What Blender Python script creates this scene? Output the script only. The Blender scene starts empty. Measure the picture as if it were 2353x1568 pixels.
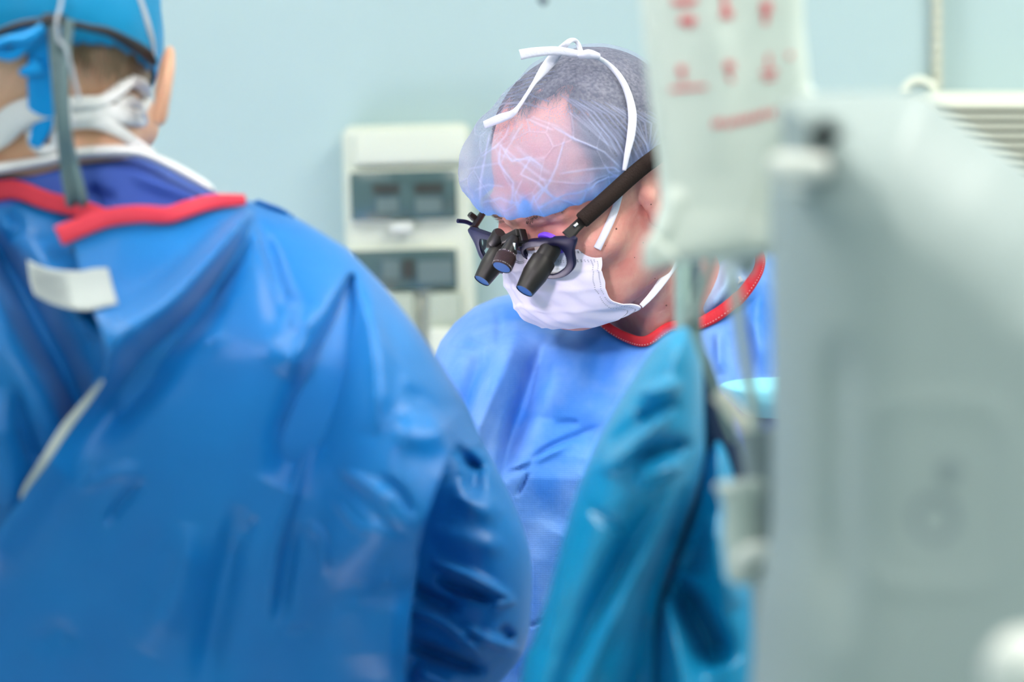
import bpy, math, random
import numpy as np
from mathutils import Vector, Matrix
random.seed(4); rng = np.random.default_rng(4)
SC = bpy.context.scene
COL = SC.collection

# ------------------------------------------------------------------ camera
CAMH = 1.45
W, H = 2353.0, 1568.0
FOC = 85.0
S = W * FOC / 36.0
cam_d = bpy.data.cameras.new('camera')
cam_d.lens = FOC; cam_d.sensor_width = 36.0; cam_d.sensor_fit = 'HORIZONTAL'
cam_d.clip_start = 0.05; cam_d.clip_end = 50
cam_d.dof.use_dof = True
cam_d.dof.focus_distance = 2.16
cam_d.dof.aperture_fstop = 2.8
cam = bpy.data.objects.new('camera', cam_d); COL.objects.link(cam)
cam.location = (0, 0, CAMH); cam.rotation_euler = (math.pi / 2, 0, 0)
SC.camera = cam

# ------------------------------------------------------------------ world, exposure, lights
w = bpy.data.worlds.new('world'); SC.world = w; w.use_nodes = True
w.node_tree.nodes['Background'].inputs[0].default_value = (0.80, 0.92, 1.0, 1)
w.node_tree.nodes['Background'].inputs[1].default_value = 0.6
SC.view_settings.view_transform = 'Standard'; SC.view_settings.look = 'None'
SC.view_settings.gamma = 1.0; SC.view_settings.use_curve_mapping = False
SC.view_settings.exposure = 0.62
SC.cycles.max_bounces = 8; SC.cycles.diffuse_bounces = 4; SC.cycles.glossy_bounces = 3
SC.cycles.transmission_bounces = 4; SC.cycles.transparent_max_bounces = 16
SC.cycles.sample_clamp_indirect = 4.0
SC.cycles.use_denoising = True

def area(name, loc, target, size, power, color, sy=None, spread=180):
    d = bpy.data.lights.new(name, 'AREA'); d.energy = power; d.color = color
    d.shape = 'RECTANGLE' if sy else 'DISK'; d.size = size
    if sy: d.size_y = sy
    d.spread = math.radians(spread)
    o = bpy.data.objects.new(name, d); COL.objects.link(o); o.location = loc
    v = Vector(target) - Vector(loc)
    o.rotation_euler = v.to_track_quat('-Z', 'Y').to_euler()
    return o
ROOM_Y = 3.15; CEIL = 2.75
PANELS = [(-0.9, 0.1), (0.9, 0.1), (-0.9, 1.75), (0.9, 1.75)]
for x, y in PANELS:
    area('ceiling_panel_light', (x, y, CEIL - 0.06), (x, y, 0), 0.56, (18 if x > 0 else 24) if y > 1 else (17 if x > 0 else 5), (1.0, 0.97, 0.89), 1.1)
LAMPS = [((-0.80, 2.20, 2.38), (-0.80, 2.22, 1.0), 44), ((-0.85, 1.45, 2.52), (0.06, 2.14, 1.50), 0.12), ((-0.50, 0.35, 2.02), (0.05, 2.15, 1.46), 0.25)]  # first lamp over the table; the other two are added fill for the face
for lp, lt, pw in LAMPS:
    area('surgical_and_fill_light', lp, lt, 0.42 if lp[1] > 1 else 0.24, pw, (1.0, 0.90, 1.0), None, 42 if lp[1] > 1 else 20)

# ------------------------------------------------------------------ helpers
def P(px, py, d):
    return Vector(((px - W / 2) / S * d, d, CAMH - (py - H / 2) / S * d))
def Pn(px, py, d):
    return np.stack([(px - W / 2) / S * d, d, CAMH - (py - H / 2) / S * d], -1)

def link(name, me, mat=None, parent=None, smooth=True):
    if smooth:
        me.polygons.foreach_set('use_smooth', [True] * len(me.polygons))
    o = bpy.data.objects.new(name, me); COL.objects.link(o)
    if mat is not None: me.materials.append(mat)
    if parent is not None: o.parent = parent
    return o
def meshobj(name, V, F, mat=None, parent=None, smooth=True):
    me = bpy.data.meshes.new(name)
    me.from_pydata([tuple(map(float, v)) for v in V], [], [tuple(map(int, f)) for f in F]); me.update()
    return link(name, me, mat, parent, smooth)
def empty(name, loc=(0, 0, 0)):
    o = bpy.data.objects.new(name, None); COL.objects.link(o); o.location = (0, 0, 0)
    o.empty_display_size = 0.05
    return o
def tag(o, label, cat, group=None):
    o['label'] = label; o['category'] = cat
    if group: o['group'] = group
    return o
def structure(o):
    o['kind'] = 'structure'; return o

class MB:
    def __init__(s): s.V = []; s.F = []
    def add(s, V, F):
        n = len(s.V); s.V += [tuple(v) for v in V]; s.F += [tuple(i + n for i in f) for f in F]; return s
    def box(s, c, d, rot=None):
        c = Vector(c); V = []
        for z in (-.5, .5):
            for y in (-.5, .5):
                for x in (-.5, .5):
                    v = Vector((x * d[0], y * d[1], z * d[2]))
                    if rot is not None: v = rot @ v
                    V.append(c + v)
        return s.add(V, [(0, 2, 3, 1), (4, 5, 7, 6), (0, 1, 5, 4), (2, 6, 7, 3), (0, 4, 6, 2), (1, 3, 7, 5)])
    def lathe(s, p0, axis, prof, n=40, cap0=True, cap1=True):
        """prof: list of (distance along axis, radius)"""
        a = Vector(axis).normalized(); u = a.orthogonal().normalized(); v = a.cross(u); p0 = Vector(p0)
        V = []
        for t, r in prof:
            for k in range(n):
                th = 2 * math.pi * k / n
                V.append(p0 + a * t + (u * math.cos(th) + v * math.sin(th)) * r)
        F = [(i * n + k, i * n + (k + 1) % n, (i + 1) * n + (k + 1) % n, (i + 1) * n + k) for i in range(len(prof) - 1) for k in range(n)]
        if cap0: F.append(tuple(range(n - 1, -1, -1)))
        if cap1: F.append(tuple((len(prof) - 1) * n + k for k in range(n)))
        return s.add(V, F)
    def tube(s, pts, r, n=10, close=False):
        pts = [Vector(p) for p in pts]; m = len(pts)
        rr = r if isinstance(r, (list, tuple)) else [r] * m
        V = []; ref = None
        for i, p in enumerate(pts):
            if close: t = (pts[(i + 1) % m] - pts[i - 1]).normalized()
            else: t = (pts[min(i + 1, m - 1)] - pts[max(i - 1, 0)]).normalized()
            if ref is None: u = t.orthogonal().normalized()
            else:
                u = (ref - t * ref.dot(t)).normalized()
            ref = u; v = t.cross(u)
            for k in range(n):
                th = 2 * math.pi * k / n
                V.append(p + (u * math.cos(th) + v * math.sin(th)) * rr[i])
        L = m if close else m - 1
        F = [(i * n + k, i * n + (k + 1) % n, ((i + 1) % m) * n + (k + 1) % n, ((i + 1) % m) * n + k) for i in range(L) for k in range(n)]
        if not close:
            F.append(tuple(range(n - 1, -1, -1))); F.append(tuple((m - 1) * n + k for k in range(n)))
        return s.add(V, F)
    def build(s, name, mat, parent=None, smooth=True, bevel=0, seg=3):
        o = meshobj(name, s.V, s.F, mat, parent, smooth)
        if bevel:
            b = o.modifiers.new('b', 'BEVEL'); b.width = bevel; b.segments = seg; b.limit_method = 'ANGLE'; b.angle_limit = math.radians(35)
        if smooth:
            try:
                e = o.modifiers.new('e', 'EDGE_SPLIT'); e.split_angle = math.radians(40)
            except Exception: pass
        return o

def crom(pts, n=10, closed=False):
    pts = [np.array(p, float) for p in pts]; m = len(pts); out = []
    rg = range(m) if closed else range(m - 1)
    for i in rg:
        if closed: a, b, c, d = pts[i - 1], pts[i], pts[(i + 1) % m], pts[(i + 2) % m]
        else: a, b, c, d = pts[max(i - 1, 0)], pts[i], pts[i + 1], pts[min(i + 2, m - 1)]
        for k in range(n):
            t = k / n
            out.append(0.5 * ((2 * b) + (-a + c) * t + (2 * a - 5 * b + 4 * c - d) * t * t + (-a + 3 * b - 3 * c + d) * t ** 3))
    if not closed: out.append(pts[-1])
    return np.array(out)

def dist_poly(X, Y, pl, closed):
    """distance to polyline and param + signed side + interpolated extra column"""
    pl = np.asarray(pl, float)
    n = len(pl); best = np.full(X.shape, 1e9); side = np.zeros(X.shape); par = np.zeros(X.shape); wid = np.zeros(X.shape)
    segs = [(i, (i + 1) % n) for i in range(n if closed else n - 1)]
    Ls = [math.hypot(*(pl[j][:2] - pl[i][:2])) for i, j in segs]; T = sum(Ls) or 1; acc = 0
    for (i, j), L in zip(segs, Ls):
        a = pl[i]; b = pl[j]; dx, dy = b[0] - a[0], b[1] - a[1]; L2 = max(L * L, 1e-9)
        t = np.clip(((X - a[0]) * dx + (Y - a[1]) * dy) / L2, 0, 1)
        qx = X - a[0] - t * dx; qy = Y - a[1] - t * dy
        d = np.hypot(qx, qy); m = d < best
        best = np.where(m, d, best)
        side = np.where(m, np.sign(dx * qy - dy * qx), side)
        par = np.where(m, (acc + t * L) / T, par)
        if pl.shape[1] > 2: wid = np.where(m, a[2] + t * (b[2] - a[2]), wid)
        acc += L
    return best, side, par, wid
def inside(X, Y, pl):
    c = np.zeros(X.shape, bool); n = len(pl)
    for i in range(n):
        x0, y0 = pl[i][:2]; x1, y1 = pl[(i + 1) % n][:2]
        if y0 == y1: continue
        m = ((y0 > Y) != (y1 > Y)) & (X < (x1 - x0) * (Y - y0) / (y1 - y0) + x0)
        c ^= m
    return c

FOLD_GAIN = 1.0
def fold_fn(folds):
    F = []; gain = FOLD_GAIN
    for f in folds:
        pts, amp = f[0], f[1]; asym = f[2] if len(f) > 2 else 1.0; ends = f[3] if len(f) > 3 else (1, 1)
        F.append((crom(pts, 6), amp, asym, ends))
    def fn(X, Y):
        h = np.zeros(X.shape)
        for pl, amp, asym, ends in F:
            pad = pl[:, 2].max() * 3 + 5
            m = (X > pl[:, 0].min() - pad) & (X < pl[:, 0].max() + pad) & (Y > pl[:, 1].min() - pad) & (Y < pl[:, 1].max() + pad)
            if not m.any(): continue
            d, sd, t, wd = dist_poly(X[m], Y[m], pl, False)
            wd = np.where(sd > 0, wd * asym, wd) + 1e-6
            e = np.ones(t.shape)
            if ends[0]: e *= np.clip(t / 0.25, 0, 1) ** 0.8
            if ends[1]: e *= np.clip((1 - t) / 0.25, 0, 1) ** 0.8
            h[m] += gain * amp * e * np.exp(-(d / wd) ** 2)
        return h
    return fn

def waves(X, Y, seed, n, scale, stretch=(1, 1), rot=0):
    r = np.random.default_rng(seed); h = np.zeros(X.shape)
    for i in range(n):
        k = (0.5 + 1.3 * r.random()) / scale; a = r.random() * 6.28 + rot; ph = r.random() * 6.28
        x = X + 30 * np.sin(Y / scale / 1.7 + ph)
        h += np.sin(6.28 * k * (x * math.cos(a) / stretch[0] + Y * math.sin(a) / stretch[1]) + ph) / n
    return h

def puff(name, poly, d0, T, R, step, mat, parent=None, folds=None, soft=None, Tb=None, shell=None,
         smooth_poly=None, extra=None, ylines=None, expo=0.5):
    pl = crom(poly, smooth_poly, True) if smooth_poly else np.array(poly, float)
    x0, x1 = pl[:, 0].min() - step, pl[:, 0].max() + step
    y0, y1 = pl[:, 1].min() - step, pl[:, 1].max() + step
    xs = [x0]
    while xs[-1] < x1: xs.append(xs[-1] + (step if -80 < xs[-1] < 2440 else step * 8))
    ys = [y0]
    while ys[-1] < y1: ys.append(ys[-1] + (step if -80 < ys[-1] < 1650 else step * 8))
    X, Y = np.meshgrid(np.array(xs), np.array(ys))
    d, _, _, _ = dist_poly(X, Y, pl, True); s = np.where(inside(X, Y, pl), d, -d)
    gy, gx = np.gradient(s, np.array(ys), np.array(xs)); g = np.hypot(gx, gy) + 1e-9
    out = s < 0
    nx = ny = len(xs)
    ny = len(ys)
    X = np.where(out, X + np.clip(-s, 0, step * 9) * gx / g, X); Y = np.where(out, Y + np.clip(-s, 0, step * 9) * gy / g, Y)
    ff = fold_fn(folds) if folds else None
    softpl = crom(soft, 6) if soft is not None else None
    def depth(X, Y):
        X = np.asarray(X, float); Y = np.asarray(Y, float)
        if softpl is not None: e = dist_poly(X, Y, softpl, False)[0]
        else:
            e = dist_poly(X, Y, pl, True)[0]; e = np.where(inside(X, Y, pl), e, 0)
        q = np.clip(e / R, 0, 1); prof = (q * (2 - q)) ** expo
        b = d0(X, Y) if callable(d0) else np.full(X.shape, float(d0))
        k = np.clip(e / (R * 0.25), 0, 1)
        h = ff(X, Y) if ff else 0
        if extra is not None: h = h + extra(X, Y)
        return b - T * prof - h * k, b, prof
    D, B, prof = depth(X, Y)
    nyy, nxx = X.shape
    idx = np.arange(nyy * nxx).reshape(nyy, nxx)
    keep = (s[:-1, :-1] > 0) | (s[1:, :-1] > 0) | (s[:-1, 1:] > 0) | (s[1:, 1:] > 0)
    a, b, c, e = idx[:-1, :-1][keep], idx[:-1, 1:][keep], idx[1:, 1:][keep], idx[1:, :-1][keep]
    front = np.stack([a, e, c, b], 1)
    Vf = Pn(X, Y, D).reshape(-1, 3)
    if shell is None:
        Db = B + (Tb if Tb is not None else T) * prof
        Vb = Pn(X, Y, Db).reshape(-1, 3)
        V = np.vstack([Vf, Vb]); Fc = np.vstack([front, front[:, ::-1] + nyy * nxx])
        # side walls where the border is not soft
        if softpl is not None:
            cell = keep; iy, ix = np.where(cell); N = nyy * nxx; side = []
            pad = np.pad(cell, 1)
            for (dy, dx, p, q) in ((-1, 0, (0, 0), (0, 1)), (1, 0, (1, 1), (1, 0)), (0, -1, (1, 0), (0, 0)), (0, 1, (0, 1), (1, 1))):
                nb = pad[1 + iy + dy, 1 + ix + dx]; m = ~nb
                A_ = idx[iy[m] + p[0], ix[m] + p[1]]; B_ = idx[iy[m] + q[0], ix[m] + q[1]]
                side.append(np.stack([A_, B_, B_ + N, A_ + N], 1))
            Fc = np.vstack([Fc] + side)
    else:
        V = Vf; Fc = front
    used = np.unique(Fc); rm = np.full(len(V), -1); rm[used] = np.arange(len(used))
    me = bpy.data.meshes.new(name); V = V[used]; Fc = rm[Fc]
    me.vertices.add(len(V)); me.vertices.foreach_set('co', V.astype(np.float32).ravel())
    me.loops.add(Fc.size); me.loops.foreach_set('vertex_index', Fc.ravel().astype(np.int32))
    me.polygons.add(len(Fc)); me.polygons.foreach_set('loop_start', np.arange(0, Fc.size, 4, dtype=np.int32))
    me.polygons.foreach_set('loop_total', np.full(len(Fc), 4, dtype=np.int32))
    me.update(calc_edges=True); me.validate()
    o = link(name, me, mat, parent)
    if shell:
        m = o.modifiers.new('s', 'SOLIDIFY'); m.thickness = shell; m.offset = -1
    return o, (lambda x, y: float(depth(np.array([x]), np.array([y]))[0][0]))

def ribbon(name, pts, wid, thick, mat, parent=None, n=8, twist=None, cross=5, arch=0.0):
    """band following (px,py,d); width in px across, facing the viewer side; real thickness"""
    q = crom(pts, n); m = len(q); V = []; F = []
    ws = wid if isinstance(wid, (list, tuple)) else [wid] * len(pts)
    ws = np.interp(np.linspace(0, len(pts) - 1, m), range(len(pts)), ws)
    for i in range(m):
        a = q[max(i - 1, 0)]; b = q[min(i + 1, m - 1)]
        t = (P(*b) - P(*a)); t = t.normalized() if t.length > 1e-9 else Vector((1, 0, 0))
        p = P(*q[i]); view = Vector((0, 1, 0))
        s = t.cross(view)
        s = s.normalized() if s.length > 1e-4 else Vector((0, 0, 1))
        if twist: s = Matrix.Rotation(twist[min(int(i / m * len(twist)), len(twist) - 1)], 3, t) @ s
        nrm = s.cross(t).normalized()
        if nrm.y > 0: nrm = -nrm
        hw = ws[i] / S * q[i][2] / 2
        for k in range(cross):
            f = -1 + 2 * k / (cross - 1)
            V.append(p + s * hw * f + nrm * (thick / 2 + arch * (1 - f * f)))
        for k in range(cross):
            f = 1 - 2 * k / (cross - 1)
            V.append(p + s * hw * f + nrm * (-thick / 2 + arch * (1 - f * f)))
    c2 = cross * 2
    for i in range(m - 1):
        for k in range(c2):
            F.append((i * c2 + k, i * c2 + (k + 1) % c2, (i + 1) * c2 + (k + 1) % c2, (i + 1) * c2 + k))
    F.append(tuple(range(c2 - 1, -1, -1))); F.append(tuple((m - 1) * c2 + k for k in range(c2)))
    return meshobj(name, V, F, mat, parent)

def ptube(name, pts, r, mat, parent=None, n=8, seg=10):
    q = crom(pts, n); return MB().tube([P(*p) for p in q], r, seg).build(name, mat, parent)

# ---- implicit surfaces (numpy) -> mesh
def ell(p, c, r):
    q = (p - np.array(c)) / np.array(r); k0 = np.sqrt((q ** 2).sum(-1)); k1 = np.sqrt(((q / np.array(r)) ** 2).sum(-1)) + 1e-9
    return k0 * (k0 - 1) / k1
def cap(p, a, b, ra, rb):
    a = np.array(a, float); b = np.array(b, float); ab = b - a
    t = np.clip(((p - a) @ ab) / (ab @ ab), 0, 1)
    return np.sqrt(((p - a - t[..., None] * ab) ** 2).sum(-1)) - (ra + (rb - ra) * t)
def smin(a, b, k):
    h = np.clip(0.5 + 0.5 * (b - a) / k, 0, 1)
    return b * (1 - h) + a * h - k * h * (1 - h)
def smax(a, b, k): return -smin(-a, -b, k)
def nets(f, lo, hi, h):
    lo = np.array(lo, float); n = [int((hi[i] - lo[i]) / h) + 2 for i in range(3)]
    gx, gy, gz = [lo[i] + h * np.arange(n[i]) for i in range(3)]
    D = np.empty(n, np.float32)
    for i in range(n[0]):
        p = np.empty((n[1], n[2], 3)); p[..., 0] = gx[i]; p[..., 1] = gy[:, None]; p[..., 2] = gz[None]
        D[i] = f(p)
    sgn = D < 0
    cnt = np.zeros([k - 1 for k in n], np.int8); acc = np.zeros([k - 1 for k in n] + [3], np.float32); ec = np.zeros([k - 1 for k in n], np.int8)
    N0, N1, N2 = n[0] - 1, n[1] - 1, n[2] - 1
    for ax in range(3):
        for o1 in (0, 1):
            for o2 in (0, 1):
                off = [0, 0, 0]; oth = [k for k in range(3) if k != ax]; off[oth[0]] = o1; off[oth[1]] = o2
                off2 = list(off); off2[ax] = 1
                A = D[off[0]:off[0] + N0, off[1]:off[1] + N1, off[2]:off[2] + N2]
                B = D[off2[0]:off2[0] + N0, off2[1]:off2[1] + N1, off2[2]:off2[2] + N2]
                m = (A < 0) != (B < 0)
                t = np.where(m, A / np.where(m, A - B, 1), 0)
                ec += m
                for k in range(3):
                    acc[..., k] += np.where(m, (off[k] + t) if k == ax else off[k], 0)
    act = ec > 0; vid = np.full(act.shape, -1, np.int64); vid[act] = np.arange(act.sum())
    ii = np.argwhere(act); V = lo + h * (ii + acc[act] / ec[act][:, None])
    F = []
    for ax in range(3):
        o = [k for k in range(3) if k != ax]
        sl0 = [slice(None)] * 3; sl1 = [slice(None)] * 3; sl0[ax] = slice(0, -1); sl1[ax] = slice(1, None)
        a = sgn[tuple(sl0)]; b = sgn[tuple(sl1)]
        m = np.argwhere(a != b)
        m = m[(m[:, o[0]] > 0) & (m[:, o[1]] > 0) & (m[:, o[0]] < n[o[0]] - 1) & (m[:, o[1]] < n[o[1]] - 1)]
        s = a[tuple(m.T)]
        q = []
        for d1, d2 in ((-1, -1), (0, -1), (0, 0), (-1, 0)):
            mm = m.copy(); mm[:, o[0]] += d1; mm[:, o[1]] += d2; q.append(vid[tuple(mm.T)])
        q = np.stack(q, 1)
        flip = s if ax != 1 else ~s
        q = np.where(flip[:, None], q, q[:, ::-1]); F.append(q)
    F = np.vstack(F); F = F[(F >= 0).all(1)]
    return V, F
def fastmesh(name, V, F, mat, parent=None, M=None, cols=None):
    V = np.asarray(V)
    if M is not None:
        M = np.array(M); V = V @ M[:3, :3].T + M[:3, 3]
    me = bpy.data.meshes.new(name); k = F.shape[1]
    me.vertices.add(len(V)); me.vertices.foreach_set('co', V.astype(np.float32).ravel())
    me.loops.add(F.size); me.loops.foreach_set('vertex_index', F.ravel().astype(np.int32))
    me.polygons.add(len(F)); me.polygons.foreach_set('loop_start', np.arange(0, F.size, k, dtype=np.int32))
    me.polygons.foreach_set('loop_total', np.full(len(F), k, dtype=np.int32))
    me.update(calc_edges=True); me.validate()
    if cols:
        for nm, arr in cols.items():
            at = me.attributes.new(nm, 'FLOAT', 'POINT'); at.data.foreach_set('value', arr.astype(np.float32))
    return link(name, me, mat, parent)

# ------------------------------------------------------------------ materials
def mat(name, color, rough=0.5, spec=0.5, metal=0.0, sheen=0.0, sss=0.0, sssc=(1, .3, .2), bump=None, vary=None, coat=0, emit=None, trans=0, alpha=1, weave=None, stretch=(1, 1, 1), vscale=8.0):
    m = bpy.data.materials.new(name); m.use_nodes = True; nt = m.node_tree; b = nt.nodes['Principled BSDF']
    b.inputs['Base Color'].default_value = (*color, 1); b.inputs['Roughness'].default_value = rough
    b.inputs['Specular IOR Level'].default_value = spec; b.inputs['Metallic'].default_value = metal
    b.inputs['Coat Weight'].default_value = coat
    if sheen: b.inputs['Sheen Weight'].default_value = sheen; b.inputs['Sheen Roughness'].default_value = 0.4; b.inputs['Sheen Tint'].default_value = (0.8, 0.9, 1, 1)
    if sss: b.inputs['Subsurface Weight'].default_value = sss; b.inputs['Subsurface Radius'].default_value = sssc; b.inputs['Subsurface Scale'].default_value = 0.006
    if trans: b.inputs['Transmission Weight'].default_value = trans
    b.inputs['Alpha'].default_value = alpha
    if emit: b.inputs['Emission Color'].default_value = (*emit[:3], 1); b.inputs['Emission Strength'].default_value = emit[3]
    N = nt.nodes.new; L = nt.links.new
    tc = N('ShaderNodeTexCoord'); mp = N('ShaderNodeMapping'); L(tc.outputs['Object'], mp.inputs[0]); mp.inputs['Scale'].default_value = stretch
    if vary:
        n = N('ShaderNodeTexNoise'); L(mp.outputs[0], n.inputs[0]); n.inputs['Scale'].default_value = vscale; n.inputs['Detail'].default_value = 5
        r = N('ShaderNodeValToRGB'); L(n.outputs[0], r.inputs[0]); r.color_ramp.elements[0].position = 0.35; r.color_ramp.elements[1].position = 0.68
        r.color_ramp.elements[0].color = (*color, 1); r.color_ramp.elements[1].color = (*vary, 1); L(r.outputs[0], b.inputs['Base Color'])
    last = None
    for bp in (bump or []):
        kind, sc, st, dist = bp
        if kind == 'noise':
            n = N('ShaderNodeTexNoise'); n.inputs['Scale'].default_value = sc; n.inputs['Detail'].default_value = 4; out = n.outputs[0]
        else:
            n = N('ShaderNodeTexVoronoi'); n.inputs['Scale'].default_value = sc
            n.feature = 'DISTANCE_TO_EDGE' if kind == 'crack' else 'F1'; out = n.outputs['Distance']
        L(mp.outputs[0], n.inputs[0])
        bn = N('ShaderNodeBump'); bn.inputs['Strength'].default_value = st; bn.inputs['Distance'].default_value = dist
        L(out, bn.inputs['Height'])
        if last: L(last.outputs[0], bn.inputs['Normal'])
        last = bn
    if weave:
        # fine woven lattice of the nonwoven cloth
        freq, st = weave
        sx = N('ShaderNodeSeparateXYZ'); L(tc.outputs['Object'], sx.inputs[0])
        def sine(a, c, f):
            ad = N('ShaderNodeMath'); ad.operation = 'MULTIPLY_ADD'; L(a, ad.inputs[0]); ad.inputs[1].default_value = c; ad.inputs[2].default_value = 0
            return ad
        m1 = N('ShaderNodeMath'); m1.operation = 'ADD'; a1 = sine(sx.outputs[0], 1, 0); a2 = sine(sx.outputs[2], .6, 0); L(a1.outputs[0], m1.inputs[0]); L(a2.outputs[0], m1.inputs[1])
        m2 = N('ShaderNodeMath'); m2.operation = 'SUBTRACT'; L(a1.outputs[0], m2.inputs[0]); L(a2.outputs[0], m2.inputs[1])
        outs = []
        for mm in (m1, m2):
            k = N('ShaderNodeMath'); k.operation = 'MULTIPLY'; L(mm.outputs[0], k.inputs[0]); k.inputs[1].default_value = freq
            s_ = N('ShaderNodeMath'); s_.operation = 'SINE'; L(k.outputs[0], s_.inputs[0]); outs.append(s_)
        pr = N('ShaderNodeMath'); pr.operation = 'MULTIPLY'; L(outs[0].outputs[0], pr.inputs[0]); L(outs[1].outputs[0], pr.inputs[1])
        bn = N('ShaderNodeBump'); bn.inputs['Strength'].default_value = st; bn.inputs['Distance'].default_value = 0.0004; L(pr.outputs[0], bn.inputs['Height'])
        if last: L(last.outputs[0], bn.inputs['Normal'])
        last = bn
    if last: L(last.outputs[0], b.inputs['Normal'])
    return m

def sheer(name, color, dens, attr=None, rough_noise=0.2, transl=0.5, tint=(1, 1, 1)):
    """thin see-through nonwoven: part of each thread layer scatters, the gaps let light pass"""
    m = bpy.data.materials.new(name); m.use_nodes = True; nt = m.node_tree; nt.nodes.clear(); N = nt.nodes.new; L = nt.links.new
    out = N('ShaderNodeOutputMaterial'); mix = N('ShaderNodeMixShader'); tr = N('ShaderNodeBsdfTransparent'); tr.inputs[0].default_value = (*tint, 1)
    df = N('ShaderNodeBsdfPrincipled'); tl = N('ShaderNodeBsdfTranslucent'); m2 = N('ShaderNodeMixShader')
    df.inputs['Base Color'].default_value = (*color, 1); df.inputs['Roughness'].default_value = 0.45; tl.inputs[0].default_value = (*color, 1)
    m2.inputs[0].default_value = transl; L(df.outputs[0], m2.inputs[1]); L(tl.outputs[0], m2.inputs[2])
    tc = N('ShaderNodeTexCoord'); n = N('ShaderNodeTexNoise'); n.inputs['Scale'].default_value = 900; n.inputs['Detail'].default_value = 3; L(tc.outputs['Object'], n.inputs[0])
    ma = N('ShaderNodeMath'); ma.operation = 'MULTIPLY_ADD'; L(n.outputs[0], ma.inputs[0]); ma.inputs[1].default_value = rough_noise * 2
    if attr:
        at = N('ShaderNodeAttribute'); at.attribute_name = attr
        ad = N('ShaderNodeMath'); ad.operation = 'SUBTRACT'; L(at.outputs['Fac'], ad.inputs[0]); ad.inputs[1].default_value = rough_noise; L(ad.outputs[0], ma.inputs[2])
    else: ma.inputs[2].default_value = dens - rough_noise
    ma.use_clamp = True
    L(ma.outputs[0], mix.inputs[0]); L(tr.outputs[0], mix.inputs[1]); L(m2.outputs[0], mix.inputs[2]); L(mix.outputs[0], out.inputs[0])
    bn = N('ShaderNodeBump'); bn.inputs['Strength'].default_value = 0.3; bn.inputs['Distance'].default_value = 0.0008; L(n.outputs[0], bn.inputs['Height'])
    L(bn.outputs[0], df.inputs['Normal'])
    if attr:
        at2 = N('ShaderNodeAttribute'); at2.attribute_name = 'blue'
        mc = N('ShaderNodeMix'); mc.data_type = 'RGBA'; L(at2.outputs['Fac'], mc.inputs[0]); mc.inputs[6].default_value = (*color, 1); mc.inputs[7].default_value = (0.16, 0.42, 0.95, 1)
        L(mc.outputs[2], df.inputs['Base Color']); L(mc.outputs[2], tl.inputs[0])
    return m

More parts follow.
